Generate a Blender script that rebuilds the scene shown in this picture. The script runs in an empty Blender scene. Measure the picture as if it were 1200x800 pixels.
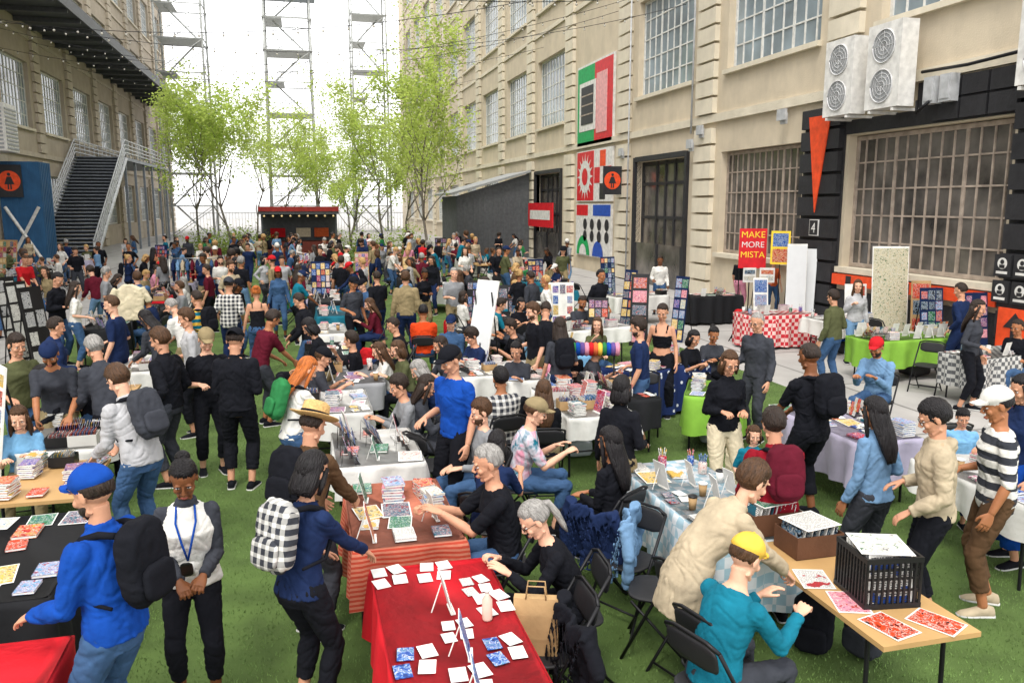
import bpy, math, random
from mathutils import Vector, Matrix, noise
import bmesh
import numpy as np
random.seed(11)
scene=bpy.context.scene
coll=scene.collection
V=Vector
rad=math.radians
# ------------------------------------------------------------------ camera
FP=950.0; CH=3.1; PITCH=math.atan(160/FP); YAW=math.atan(250/FP*math.cos(PITCH))
Fv=V((math.sin(YAW)*math.cos(PITCH),math.cos(YAW)*math.cos(PITCH),-math.sin(PITCH)))
Rv=V((math.cos(YAW),-math.sin(YAW),0)); Uv=Rv.cross(Fv)
cam=bpy.data.cameras.new('camera'); cam.sensor_width=36; cam.lens=FP/1200*36; cam.clip_end=2000; cam.clip_start=.05
co=bpy.data.objects.new('camera',cam); coll.objects.link(co)
m3=Matrix((Rv,Uv,-Fv)).transposed(); co.matrix_world=Matrix.Translation((0,0,CH))@m3.to_4x4(); scene.camera=co
scene.view_settings.view_transform='Standard'; scene.view_settings.look='None'; scene.view_settings.exposure=0
def spot(u,v,z=0.):
    d=Fv+Rv*((u-600)/FP)-Uv*((v-400)/FP); t=(z-CH)/d.z
    return V((d.x*t,d.y*t,z))
# ------------------------------------------------------------------ colours / materials
def c(h):
    h=h.lstrip('#'); return tuple((int(h[i:i+2],16)/255)**2.2 for i in (0,2,4))
PAL=dict(black='#1b1c21',charcoal='#3a3c42',grey='#7d7f82',light_grey='#a5a5a7',white='#d0cec8',navy='#202c4a',blue='#1a4494',
 denim='#3c5576',light_denim='#6685a5',teal='#1a667a',red='#b3242a',maroon='#551b28',orange='#c8603a',beige='#a89a82',brown='#54402f',dark_red='#7d1a26',bright_orange='#cf4522',
 olive='#50533a',green='#2f6f42',yellow='#dcb048',pink='#cf8ba0',purple='#5d4a80',cream='#cfc2a6',khaki='#85775a',sky_blue='#6f9fc4')
MATS={}
def node(nt,t,**k):
    n=nt.nodes.new(t)
    for a,b in k.items(): setattr(n,a,b)
    return n
def mat(name,col,rough=.8,kind='noise',scale=6.,var=.18,bump=.25,bscale=None,col2=None,metal=0.,period=12.,spec=.3,coords='Object'):
    if name in MATS: return MATS[name]
    m=bpy.data.materials.new(name); m.use_nodes=True; nt=m.node_tree; L=nt.links
    b=nt.nodes['Principled BSDF']; b.inputs['Roughness'].default_value=rough; b.inputs['Metallic'].default_value=metal
    b.inputs['Specular IOR Level'].default_value=spec
    tc=node(nt,'ShaderNodeTexCoord'); co_=tc.outputs[coords]
    if kind=='hair':
        mpp=node(nt,'ShaderNodeMapping'); mpp.inputs['Scale'].default_value=(1,1,.13); L.new(co_,mpp.inputs[0]); co_=mpp.outputs[0]
    no=node(nt,'ShaderNodeTexNoise'); no.inputs['Scale'].default_value=scale; no.inputs['Detail'].default_value=6; L.new(co_,no.inputs['Vector'])
    mr=node(nt,'ShaderNodeMapRange'); mr.inputs['From Min'].default_value=.3; mr.inputs['From Max'].default_value=.7
    mr.inputs['To Min'].default_value=1-var; mr.inputs['To Max'].default_value=1+var; L.new(no.outputs['Fac'],mr.inputs['Value'])
    def math_(op,a,bv=None):
        n=node(nt,'ShaderNodeMath',operation=op)
        for i,x in enumerate((a,bv)):
            if x is None: continue
            if isinstance(x,(int,float)): n.inputs[i].default_value=x
            else: L.new(x,n.inputs[i])
        return n.outputs[0]
    base=None
    col2=col2 or tuple(x*.3 for x in col)
    def mixc(f,a,bb):
        n=node(nt,'ShaderNodeMix',data_type='RGBA')
        if isinstance(f,float): n.inputs[0].default_value=f
        else: L.new(f,n.inputs[0])
        for i,x in ((6,a),(7,bb)):
            if isinstance(x,tuple): n.inputs[i].default_value=(*x[:3],1)
            else: L.new(x,n.inputs[i])
        return n.outputs[2]
    if kind in('stripe','plaid','gingham'):
        sp=node(nt,'ShaderNodeSeparateXYZ'); L.new(co_,sp.inputs[0])
        def st(ax,th=.5): return math_('GREATER_THAN',math_('FRACT',math_('MULTIPLY',sp.outputs[ax],period)),th)
        if kind=='stripe': f=st(2)
        elif kind=='plaid': f=math_('MULTIPLY',math_('ADD',st(0,.55),st(2,.6)),.5)
        else: f=math_('MODULO',math_('ADD',math_('ADD',st(0),st(1)),st(2)),2.)
        base=mixc(f,col,col2)
    elif kind in('art','text'):
        oi=node(nt,'ShaderNodeObjectInfo')
        ad=node(nt,'ShaderNodeVectorMath',operation='ADD'); L.new(tc.outputs['Object'],ad.inputs[0])
        cb=node(nt,'ShaderNodeCombineXYZ'); k=math_('MULTIPLY',oi.outputs['Random'],37.); L.new(k,cb.inputs[0]); L.new(k,cb.inputs[1]); L.new(cb.outputs[0],ad.inputs[1])
        if kind=='art':
            n2=node(nt,'ShaderNodeTexNoise'); n2.inputs['Scale'].default_value=scale; n2.inputs['Detail'].default_value=4; n2.inputs['Distortion'].default_value=1.2; L.new(ad.outputs[0],n2.inputs['Vector'])
            cr=node(nt,'ShaderNodeValToRGB'); e=cr.color_ramp.elements; e[0].position=.3; e[0].color=(*[x*.25 for x in col],1); e[1].position=.74; e[1].color=(*col2,1)
            for p_,q_ in((.42,col),(.5,tuple(.5*x+.5*y for x,y in zip(col,col2))),(.53,(.62,.6,.55)),(.56,col),(.64,tuple(x*.5 for x in col2))):
                x=e.new(p_); x.color=(*q_,1)
            L.new(n2.outputs['Fac'],cr.inputs[0]); base=cr.outputs[0]
        else:
            sp=node(nt,'ShaderNodeSeparateXYZ'); L.new(tc.outputs['Object'],sp.inputs[0]); yy=math_('MULTIPLY',math_('ADD',sp.outputs[1],sp.outputs[2]),75.)
            ln=math_('GREATER_THAN',math_('FRACT',yy),.55)
            mp=node(nt,'ShaderNodeCombineXYZ'); L.new(math_('ADD',math_('MULTIPLY',sp.outputs[0],110.),k),mp.inputs[0]); L.new(math_('FLOOR',yy),mp.inputs[1])
            n2=node(nt,'ShaderNodeTexNoise'); n2.inputs['Scale'].default_value=1.; n2.inputs['Detail'].default_value=1; L.new(mp.outputs[0],n2.inputs['Vector'])
            wd=math_('MULTIPLY',ln,math_('GREATER_THAN',n2.outputs['Fac'],.46))
            n3=node(nt,'ShaderNodeTexNoise'); n3.inputs['Scale'].default_value=9; L.new(ad.outputs[0],n3.inputs['Vector'])
            base=mixc(wd,mixc(math_('GREATER_THAN',n3.outputs['Fac'],.55),(.7,.69,.65),col),(.06,.06,.07))
    elif kind=='spots':
        vo=node(nt,'ShaderNodeTexVoronoi'); vo.inputs['Scale'].default_value=period; L.new(co_,vo.inputs['Vector'])
        base=mixc(math_('LESS_THAN',vo.outputs['Distance'],.22),col,col2)
    elif kind=='tiedye':
        n2=node(nt,'ShaderNodeTexNoise'); n2.inputs['Scale'].default_value=5; n2.inputs['Distortion'].default_value=2; L.new(co_,n2.inputs['Vector'])
        cr=node(nt,'ShaderNodeValToRGB'); e=cr.color_ramp.elements
        e[0].color=(*col,1); e[0].position=.35; e[1].color=(*col2,1); e[1].position=.65
        x=cr.color_ramp.elements.new(.5); x.color=(.5,.5,.55,1); L.new(n2.outputs['Fac'],cr.inputs[0]); base=cr.outputs[0]
    elif kind=='slab':
        br=node(nt,'ShaderNodeTexBrick'); br.offset=0; br.inputs['Scale'].default_value=.25; br.inputs['Mortar Size'].default_value=.008
        br.inputs['Brick Width'].default_value=.75; br.inputs['Row Height'].default_value=.75
        br.inputs['Color1'].default_value=(*col,1); br.inputs['Color2'].default_value=(*[x*.9 for x in col],1); br.inputs['Mortar'].default_value=(*[x*.35 for x in col],1)
        L.new(co_,br.inputs['Vector']); base=br.outputs['Color']
        n3=node(nt,'ShaderNodeTexNoise'); n3.inputs['Scale'].default_value=.35; n3.inputs['Detail'].default_value=8; L.new(co_,n3.inputs['Vector'])
        base=mixc(math_('MULTIPLY',n3.outputs['Fac'],.6),base,tuple(x*.6 for x in col))
    elif kind=='grime':
        n3=node(nt,'ShaderNodeTexNoise'); n3.inputs['Scale'].default_value=.5; n3.inputs['Detail'].default_value=9; n3.inputs['Roughness'].default_value=.7
        mp=node(nt,'ShaderNodeMapping'); mp.inputs['Scale'].default_value=(1.6,1.6,.45); L.new(co_,mp.inputs[0]); L.new(mp.outputs[0],n3.inputs['Vector'])
        f=node(nt,'ShaderNodeMapRange'); f.inputs['From Min'].default_value=.42; f.inputs['From Max'].default_value=.75; L.new(n3.outputs['Fac'],f.inputs['Value'])
        f.inputs['To Max'].default_value=.5
        base=mixc(f.outputs[0],col,tuple(x*.62 for x in col))
    if base is None: base=mixc(0.0,col,col)
    vm=node(nt,'ShaderNodeVectorMath',operation='SCALE'); L.new(base,vm.inputs[0]); L.new(mr.outputs[0],vm.inputs['Scale'])
    L.new(vm.outputs[0],b.inputs['Base Color'])
    if bump:
        nb=node(nt,'ShaderNodeTexNoise'); nb.inputs['Scale'].default_value=bscale or scale*3; nb.inputs['Detail'].default_value=5; L.new(co_,nb.inputs['Vector'])
        bp=node(nt,'ShaderNodeBump'); bp.inputs['Strength'].default_value=bump; bp.inputs['Distance'].default_value=.02
        L.new(nb.outputs['Fac'],bp.inputs['Height']); L.new(bp.outputs[0],b.inputs['Normal'])
    MATS[name]=m; return m
def cloth(n,kind='noise',col2=None,period=12.):
    col=c(PAL[n]); k2=c(PAL[col2]) if col2 else None
    return mat('cloth '+n+kind+str(col2)+str(period),col,.9,kind,9,.16,.3,22,k2,0,period,.12)
SKIN=[mat('skin '+str(i),c(h),.5,'noise',20,.07,.1,60) for i,h in enumerate(['#d3a287','#bf8c70','#9d6848','#74492f','#4d3022'])]
HAIR={k:mat('hair '+k,c(h),.45,'hair',70,.45,.8,120) for k,h in dict(black='#1a1719',brown='#4a3423',dark='#2e241e',ginger='#b0622e',grey='#8d8a86',blond='#b08d5c').items()}
EYEW=mat('eye white',(.5,.46,.43),.3,bump=0); EYED=mat('eye iris',(.035,.022,.015),.2,bump=0); LIP=mat('lips',c('#9a5049'),.5,bump=0)
# ------------------------------------------------------------------ mesh builder
class MB:
    def __init__(s): s.v=[];s.f=[];s.m=[]
    def box(s,ce,sz,mi=0,M=None):
        b=len(s.v); x,y,z=[k/2 for k in sz]
        for a in((-x,-y,-z),(x,-y,-z),(x,y,-z),(-x,y,-z),(-x,-y,z),(x,-y,z),(x,y,z),(-x,y,z)):
            p=V(a)
            if M is not None: p=M@p
            s.v.append(p+V(ce))
        for f in((0,3,2,1),(4,5,6,7),(0,1,5,4),(1,2,6,5),(2,3,7,6),(3,0,4,7)): s.f.append([b+i for i in f]); s.m.append(mi)
        return s
    def bx(s,x0,x1,y0,y1,z0,z1,mi=0): return s.box(((x0+x1)/2,(y0+y1)/2,(z0+z1)/2),(abs(x1-x0),abs(y1-y0),abs(z1-z0)),mi)
    def loft(s,rings,mi=0,caps=True):
        b=len(s.v); n=len(rings[0])
        for r in rings: s.v+=r
        for i in range(len(rings)-1):
            for j in range(n):
                k=(j+1)%n; s.f.append([b+i*n+j,b+i*n+k,b+(i+1)*n+k,b+(i+1)*n+j]); s.m.append(mi)
        if caps: s.f.append([b+j for j in range(n)][::-1]); s.m.append(mi); e=b+(len(rings)-1)*n; s.f.append([e+j for j in range(n)]); s.m.append(mi)
        return s
    def tube(s,pts,r,n=8,mi=0,caps=True):
        pts=[V(p) for p in pts]
        if not hasattr(r,'__len__'): r=[r]*len(pts)
        rings=[];d0=(pts[1]-pts[0]).normalized(); up=V((0,0,1)) if abs(d0.z)<.9 else V((0,1,0)); a=d0.cross(up).normalized()
        for i,p in enumerate(pts):
            if i==0:d=d0
            elif i==len(pts)-1:d=(pts[i]-pts[i-1]).normalized()
            else:d=((pts[i]-pts[i-1]).normalized()+(pts[i+1]-pts[i]).normalized()).normalized()
            a=(a-d*a.dot(d)); a.normalize(); bb=d.cross(a)
            rings.append([p+(a*math.cos(t*2*math.pi/n)+bb*math.sin(t*2*math.pi/n))*r[i] for t in range(n)])
        return s.loft(rings,mi,caps)
    def ball(s,ce,r,n=14,mi=0,fn=None):
        if not hasattr(r,'__len__'): r=(r,r,r)
        ce=V(ce); h=n//2+2; rings=[]
        for i in range(h):
            th=math.pi*(i+.02)/(h-1+.04); ring=[]
            for j in range(n):
                ph=2*math.pi*j/n; d=V((math.sin(th)*math.cos(ph),math.sin(th)*math.sin(ph),-math.cos(th)))
                k=fn(d) if fn else 1
                ring.append(ce+V((d.x*r[0],d.y*r[1],d.z*r[2]))*k)
            rings.append(ring)
        return s.loft(rings,mi)
    def mesh(s,name='m',mats=1,smooth=True,fix=False):
        me=bpy.data.meshes.new(name); me.from_pydata([tuple(p) for p in s.v],[],s.f)
        if isinstance(mats,int): 
            for i in range(mats): me.materials.append(None)
        else:
            for m in mats: me.materials.append(m)
        me.polygons.foreach_set('material_index',s.m); me.polygons.foreach_set('use_smooth',[smooth]*len(s.f))
        me.update(); return me
def O(name,me,M=None,par=None,label=None,cat=None,grp=None,mats=None,kind=None):
    ob=bpy.data.objects.new(name,me); coll.objects.link(ob)
    if par: ob.parent=par
    if M is not None: ob.matrix_basis=M
    if mats:
        for i,m in enumerate(mats): ob.material_slots[i].link='OBJECT'; ob.material_slots[i].material=m
    if label: ob['label']=label
    if cat: ob['category']=cat
    if grp: ob['group']=grp
    if kind: ob['kind']=kind
    return ob
T=Matrix.Translation
def RZ(a): return Matrix.Rotation(rad(-a),4,'Z')
def RX(a): return Matrix.Rotation(rad(a),4,'X')
def S(x,y=None,z=None): return Matrix.Diagonal((x,y or x,z or x,1))
def vox(mb,size,it=2,amp=0,seed=0):
    me=mb.mesh('t',1); ob=bpy.data.objects.new('t',me); coll.objects.link(ob)
    r=ob.modifiers.new('r','REMESH'); r.mode='VOXEL'; r.voxel_size=size; r.use_smooth_shade=True
    if it: q=ob.modifiers.new('s','SMOOTH'); q.factor=.5; q.iterations=it
    out=bpy.data.meshes.new_from_object(ob.evaluated_get(bpy.context.evaluated_depsgraph_get()))
    bpy.data.objects.remove(ob); bpy.data.meshes.remove(me)
    if len(out.materials)==0: out.materials.append(None)
    if amp:
        nn=[v.normal.copy() for v in out.vertices]; N=noise.noise
        for v,n in zip(out.vertices,nn):
            p=v.co; w=N(V((p.x*4+seed,p.y*4,p.z*4)))*1.2
            a=N(V((p.x*5+seed+w,p.y*5,p.z*13+w*2+abs(p.x)*9)))
            b=N(V((p.x*9+w*2,p.y*9+seed,p.z*8-abs(p.x)*14)))
            v.co=p+n*amp*max(-.55,.5*a-.9*math.exp(-(a*7)**2)-.5*math.exp(-(b*8)**2)+.45)
    out.polygons.foreach_set('use_smooth',[True]*len(out.polygons)); out.update()
    return out
# ------------------------------------------------------------------ head & hand
def make_head(fem):
    h=MB(); w=.93 if fem else 1
    h.ball((0,-.012,.03),(.074,.096,.092),20); h.ball((0,.014,-.045),(.056*w,.066,.076),18); h.ball((0,.056,-.101),(.023*w,.02,.016),10)
    h.ball((0,.026,-.01),(.062,.056,.08),16)
    for s in(-1,1): h.tube([(s*.05*w,-.01,-.07),(s*.03*w,.05,-.1)],[.018,.014],8)
    h.tube([(0,.078,.025),(0,.097,-.008),(0,.107,-.028)],[.007,.009,.0115],10)
    for s in(-1,1):
        h.ball((s*.011,.094,-.031),(.0085,.011,.007),8); h.ball((s*.076,-.01,-.004),(.008,.019,.032),10)
        h.ball((s*.03,.079,.027),(.024,.01,.007),8); h.ball((s*.036,.062,-.028),(.024,.02,.022),10)
    h.ball((0,.086,-.063),(.022,.0095,.0055),8); h.ball((0,.083,-.076),(.018,.011,.0065),8)
    return vox(h,.0045,1)
HEAD={'m':make_head(0),'f':make_head(1)}
def make_hand(curl):
    h=MB(); n=12
    rr=[]
    for y,w,t in((-.02,.023,.02),(.0,.025,.02),(.03,.035,.017),(.06,.041,.015),(.088,.04,.012)):
        rr.append([V((math.cos(a*2*math.pi/n)*w,y,math.sin(a*2*math.pi/n)*t)) for a in range(n)])
    h.loft(rr)
    for x,L,sp in((.03,.072,4),(.0105,.082,1),(-.0095,.076,-2),(-.028,.06,-6)):
        p=V((x,.078,0)); a=curl*.5; pts=[p.copy()]
        for k,l in enumerate((.42,.33,.27)):
            d=V((math.sin(rad(sp)),math.cos(rad(a)),-math.sin(rad(a)))); p=p+d*L*l; pts.append(p.copy()); a+=curl
        h.tube(pts,[.0092,.0086,.008,.0068],8)
    h.tube([(.02,.015,-.004),(.045,.045,-.014),(.056,.072,-.02-curl*.0003),(.054,.095,-.026-curl*.0004)],[.014,.012,.0095,.0075],8)
    return vox(h,.0042,1)
HAND={'relax':make_hand(20),'grip':make_hand(58),'flat':make_hand(10)}
def ik(a,t,l1,l2,pole):
    d=t-a; L=d.length
    if L>l1+l2-.004: t=a+d*((l1+l2-.004)/L); d=t-a; L=d.length
    x=(l1*l1-l2*l2+L*L)/(2*L); h=math.sqrt(max(0,l1*l1-x*x)); dn=d/L; p=pole-dn*pole.dot(dn); p.normalize()
    return a+dn*x+p*h,t
TORSO={'m':[(-.12,.125,.095,0),(-.05,.158,.11,0),(.03,.158,.105,0),(.14,.142,.098,0),(.26,.154,.108,.005),(.36,.168,.112,.008),(.42,.165,.098,0),(.465,.125,.078,-.004),(.495,.08,.064,-.004),(.52,.058,.056,0)],
       'f':[(-.12,.132,.098,0),(-.05,.165,.115,-.01),(.03,.15,.1,0),(.14,.12,.086,0),(.26,.135,.1,.012),(.33,.144,.108,.018),(.42,.142,.084,.002),(.465,.105,.068,-.004),(.495,.068,.055,-.004),(.52,.049,.048,0)]}
class Pose: pass
def make_pose(key,sex='m',lean=3,twist=0,pel=(0,0,.93),lh=(-.27,.05,.82),rh=(.27,.05,.82),lf=(-.11,.02),rf=(.11,-.03),pitch=8,yaw=0,hl='relax',hr='relax',sit=False):
    p=Pose(); p.key=key; p.sex=sex; p.sit=sit; p.lean=lean; p.seed=sum(map(ord,key))%47
    P0=V(pel); D=lambda a:V((0,math.sin(rad(a)),math.cos(rad(a))))
    segs=[(0,D(lean*.5)),(.14,D(lean*.5)),(.34,D(lean)),(.53,D(lean*1.12))]
    pts=[P0,P0+segs[1][1]*.14]; pts.append(pts[-1]+segs[2][1]*.2); pts.append(pts[-1]+segs[3][1]*.19)
    ts=[0,.14,.34,.53]
    def sp(t):
        if t<=0:
            d=D(lean*.25); return P0+d*t,d
        for i in range(3):
            if t<=ts[i+1] or i==2:
                k=(t-ts[i])/(ts[i+1]-ts[i]); return pts[i].lerp(pts[i+1],k),(segs[i+1][1]*.6+segs[min(3,i+1+(1 if k>.5 else 0))][1]*.4).normalized()
    p.sp=sp
    def lat(t):
        a=rad(twist)*max(0,min(1,t/.45)); l=V((math.cos(a),-math.sin(a),0)); d=sp(t)[1]; l=(l-d*l.dot(d)).normalized(); return l
    p.lat=lat
    q,d=sp(.43); l=lat(.43); sw=.168 if sex=='m' else .146
    p.sh={-1:q-l*sw,1:q+l*sw}; p.el={};p.wr={}
    for s,t in((-1,lh),(1,rh)):
        e,w=ik(p.sh[s],V(t),.285,.25,V((s*.3,-.6,-.8))); p.el[s]=e;p.wr[s]=w
    p.hip={s:P0+V((s*.085,0,-.03)) for s in(-1,1)}; p.kn={};p.an={}
    for s,f in((-1,lf),(1,rf)):
        z=.085+(f[2] if len(f)>2 else 0)
        k,a=ik(p.hip[s],V((f[0],f[1],z)),.43,.425,V((s*.15,1,.3))); p.kn[s]=k;p.an[s]=a
    nb,nd=sp(.52); hd=D(lean*.55+pitch*.25)
    hc=nb+hd*.155+V((0,.014,0)); p.nb=nb
    p.HM=T(hc)@Matrix.Rotation(rad(-yaw),4,'Z')@Matrix.Rotation(rad(-pitch),4,'X')@S(1.06)
    p.hands={-1:hl,1:hr}
    p.top=p.HM@V((0,0,.122))
    q,d=sp(.3); l=lat(.3); f=d.cross(l); p.TM=Matrix((( l.x,f.x,d.x,q.x),(l.y,f.y,d.y,q.y),(l.z,f.z,d.z,q.z),(0,0,0,1)))
    return p
def torso(mb,p,infl,t0=None,t1=None,flare=0):
    prof=TORSO[p.sex]; rings=[]
    L=[x for x in prof if (t0 is None or x[0]>t0-1e-4) and (t1 is None or x[0]<=t1)]
    if t0 is not None and t0<prof[0][0]:
        n=4
        L=[(t0+(-.05-t0)*i/n,.165+flare*(1-i/n),.12+flare*.8*(1-i/n),0) for i in range(n)]+[x for x in prof if x[0]>=-.05 and (t1 is None or x[0]<=t1)]
    for t,rx,ry,yo in L:
        q,d=p.sp(t); l=p.lat(t); f=d.cross(l); i=infl if t<.42 else infl*.6
        rings.append([q+f*yo+l*(math.cos(a*math.pi/10)*(rx+i))+f*(math.sin(a*math.pi/10)*(ry+i)) for a in range(20)])
    mb.loft(rings)
def arm(mb,p,s,infl,upto=2.0,minr=0):
    a,b,w=p.sh[s],p.el[s],p.wr[s]; fem=.86 if p.sex=='f' else 1
    P=[(0,a,.05),(.35,a.lerp(b,.4),.046),(.8,a.lerp(b,.85),.039),(1,b,.037),(1.3,b.lerp(w,.3),.038),(1.7,b.lerp(w,.75),.03),(2,w,.025)]
    L=[x for x in P if x[0]<=upto]
    if upto<2 and L[-1][0]<upto-.01:
        nx=P[len(L)]; pv=L[-1]; k=(upto-pv[0])/(nx[0]-pv[0]); L.append((upto,pv[1].lerp(nx[1],k),pv[2]+(nx[2]-pv[2])*k))
    if len(L)<2:return
    mb.tube([x[1] for x in L],[max(minr,x[2]*fem+infl) for x in L],12)
    mb.ball(a,.05*fem+infl,10)
    if upto>=1: mb.ball(b,max(minr,.037*fem+infl),10)
def leg(mb,p,s,infl,upto=2.0,minr=0):
    a,b,w=p.hip[s],p.kn[s],p.an[s]
    P=[(0,a,.085),(.3,a.lerp(b,.3),.079),(.8,a.lerp(b,.8),.058),(1,b,.052),(1.3,b.lerp(w,.3),.054),(1.7,b.lerp(w,.7),.04),(2,w,.035)]
    L=[x for x in P if x[0]<=upto]
    mb.tube([x[1] for x in L],[max(minr,x[2]+infl) for x in L],14); mb.ball(a,.085+infl,12)
    mb.ball(b,max(minr,.053+infl),12)
CACHE={}
def body_mesh(p,vs):
    k=('b',p.key,p.sex,vs)
    if k in CACHE: return CACHE[k]
    mb=MB(); torso(mb,p,0)
    for s in(-1,1):
        arm(mb,p,s,0); leg(mb,p,s,0); a=p.an[s]; mb.tube([a+V((0,-.03,-.03)),a+V((0,.05,-.045)),a+V((0,.12,-.06))],[.033,.032,.02],8)
    hb=p.HM@V((0,-.015,-.05)); mb.tube([p.nb-V((0,0,.03)),p.nb.lerp(hb,.5),hb],[.058,.051,.05] if p.sex=='m' else [.048,.042,.042],12)
    me=vox(mb,vs,2)
    bm=bmesh.new(); bm.from_mesh(me)
    h=HEAD[p.sex].copy(); h.transform(p.HM); bm.from_mesh(h); bpy.data.meshes.remove(h)
    for s in(-1,1):
        y=(p.wr[s]-p.el[s]).normalized(); y=(y+V((0,0,-.15 if y.z>-.7 else 0))).normalized()
        z=V((s,0,0)) if y.z<-.72 else V((s*.25,0,1)); z=(z-y*z.dot(y)).normalized(); x=y.cross(z)
        w=p.wr[s]; M=Matrix(((x.x,y.x,z.x,w.x),(x.y,y.y,z.y,w.y),(x.z,y.z,z.z,w.z),(0,0,0,1)))
        if s==1: M=M@Matrix.Diagonal((-1,1,1,1))
        h=HAND[p.hands[s]].copy(); h.transform(M)
        if s==1: h.flip_normals()
        bm.from_mesh(h); bpy.data.meshes.remove(h)
    bm.to_mesh(me); bm.free()
    me.polygons.foreach_set('use_smooth',[True]*len(me.polygons)); CACHE[k]=me; return me
TOPS={'tee':(.014,.9,-.08),'long':(.014,1.95,-.08),'jacket':(.022,1.95,-.1),'coat':(.024,1.95,-.26),'tank':(.01,0,-.08),'hoodie':(.024,1.95,-.08),'crop':(.01,0,.12),'vest':(.032,0,-.06),'shirt':(.02,1.0,-.12)}
def top_mesh(p,kind,vs):
    k=('t',p.key,p.sex,kind,vs)
    if k in CACHE: return CACHE[k]
    infl,sl,hem=TOPS[kind]
    if p.sit: hem=max(hem,-.07)
    mb=MB(); torso(mb,p,infl,hem,.4 if kind in('crop','tank') else .5,.015 if kind=='coat' else 0)
    q,d=p.sp(.5); l=p.lat(.5); f=d.cross(l)
    if kind in('tank','crop'):
        for s in(-1,1): mb.tube([p.sp(.38)[0]+l*s*.08+f*.1,p.sp(.47)[0]+l*s*.085+f*.03,p.sp(.47)[0]+l*s*.085-f*.05,p.sp(.38)[0]+l*s*.08-f*.09],.014,6)
    else:
        R=((-.05,.085,.07),(-.005,.066,.062),(.012,.06,.058)) if kind in('tee','long','vest','shirt') else ((-.05,.09,.075),(.0,.072,.068),(.03,.068,.066),(.035,.06,.06))
        mb.loft([[q+d*zz+l*math.cos(a*math.pi/8)*r+f*math.sin(a*math.pi/8)*r2 for a in range(16)] for zz,r,r2 in R])
    if kind=='hoodie': mb.ball(q-f*.08-d*.02,(.09,.05,.06),12)
    for s in(-1,1):
        if sl: arm(mb,p,s,infl*.75,sl,.036 if infl>.02 else 0)
    me=vox(mb,vs,2,.0075 if infl<.02 else .0085,p.seed); CACHE[k]=me; return me
def bot_mesh(p,kind,vs):
    k=('o',p.key,p.sex,kind,vs)
    if k in CACHE: return CACHE[k]
    mb=MB()
    if kind=='skirt' and not p.sit: torso(mb,p,.02,-.5,.14,.06)
    else:
        torso(mb,p,.01,-.12,.08)
        inf,up,mn={'trousers':(.018,1.97,.062),'jeans':(.014,1.97,.053),'wide':(.028,1.97,.1),'shorts':(.028,1.0,.08),'skirt':(.04,1.0,.1),'leggings':(.012,1.95,.045)}[kind]
        for s in(-1,1): leg(mb,p,s,inf,up,mn)
    me=vox(mb,vs,2,.0075,p.seed+5); CACHE[k]=me; return me
def sstep(x): x=max(0,min(1,x)); return x*x*(3-2*x)
def hair_mesh(st):
    k=('h',st)
    if k in CACHE: return CACHE[k]
    mb=MB(); curly=st in('curly','afro'); cover=st in('long','bob','afro'); mop=st=='mop'
    amp=.07 if curly else (.05 if mop else .034)
    def fn(d):
        rag=noise.noise(V((d.x*9,d.y*9,d.z*9+4)))*.2
        zt=(d.z-(.4 if mop else .5)+.16*abs(d.x)+rag)/.18; yt=(.2-d.y+rag)/.16
        low=-.95 if cover else .0-(.72 if mop else .64)*sstep((.16-d.y)/.42)
        lt=(d.z-low+rag*.6)/.2
        kk=sstep(max(min(zt,1),min(yt,lt,1))); n=noise.noise(V((d.x*(9 if curly else 22),d.y*(9 if curly else 6),d.z*(9 if curly else 6)))); n+=.5*noise.noise(d*20)
        if st=='under':
            return (.85+.15*kk+amp*n*kk)*(1 if d.z<.1 else .9)
        return .85+.15*kk*(1.0 if st!='buzz' else .94)+amp*n*kk
    r={'afro':(.12,.13,.138),'curly':(.094,.114,.116),'buzz':(.078,.1,.098),'short':(.081,.104,.108),'mop':(.087,.11,.113),'under':(.083,.106,.1)}.get(st,(.084,.106,.106))
    mb.ball((0,-.013,.03),r,48,0,fn)
    def sheet(L):
        rr=[]
        for i,(y,z,w,dp) in enumerate(L):
            rr.append([V((math.cos(a*math.pi/20)*w*(1+.16*noise.noise(V((a*1.3,i*.35,1)))),y+math.sin(a*math.pi/20)*dp*(1+.3*noise.noise(V((a*1.7,i*.3,3)))),z+(0.03*noise.noise(V((a*1.1,2,2))) if i==len(L)-1 else 0))) for a in range(40)])
        mb.loft(rr)
    if st=='long':
        sheet([(-.03,.03,.083,.074),(-.04,-.06,.088,.06),(-.06,-.14,.096,.05),(-.078,-.22,.098,.042),(-.085,-.3,.086,.034),(-.085,-.36,.064,.022),(-.08,-.4,.045,.012)])
        for s in(-1,1): mb.tube([(s*.066,.03,.06),(s*.078,.025,-.04),(s*.084,.028,-.13),(s*.088,.035,-.22)],[.014,.018,.018,.008],8)
    if st=='bob':
        sheet([(-.02,.03,.084,.077),(-.03,-.06,.091,.066),(-.035,-.11,.091,.058),(-.032,-.14,.076,.045)])
        for s in(-1,1): mb.tube([(s*.066,.035,.05),(s*.078,.03,-.04),(s*.078,.03,-.11)],[.014,.018,.012],8)
    if st=='bun': mb.ball((0,-.1,.09),(.045,.04,.042),14,0,lambda d:1+.08*noise.noise(d*6))
    if st=='pony': mb.tube([(0,-.1,.06),(0,-.13,.04),(0,-.135,-.05),(0,-.125,-.15),(0,-.12,-.2)],[.02,.024,.025,.018,.005],12)
    me=mb.mesh('hair',1); CACHE[k]=me; return me
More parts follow.
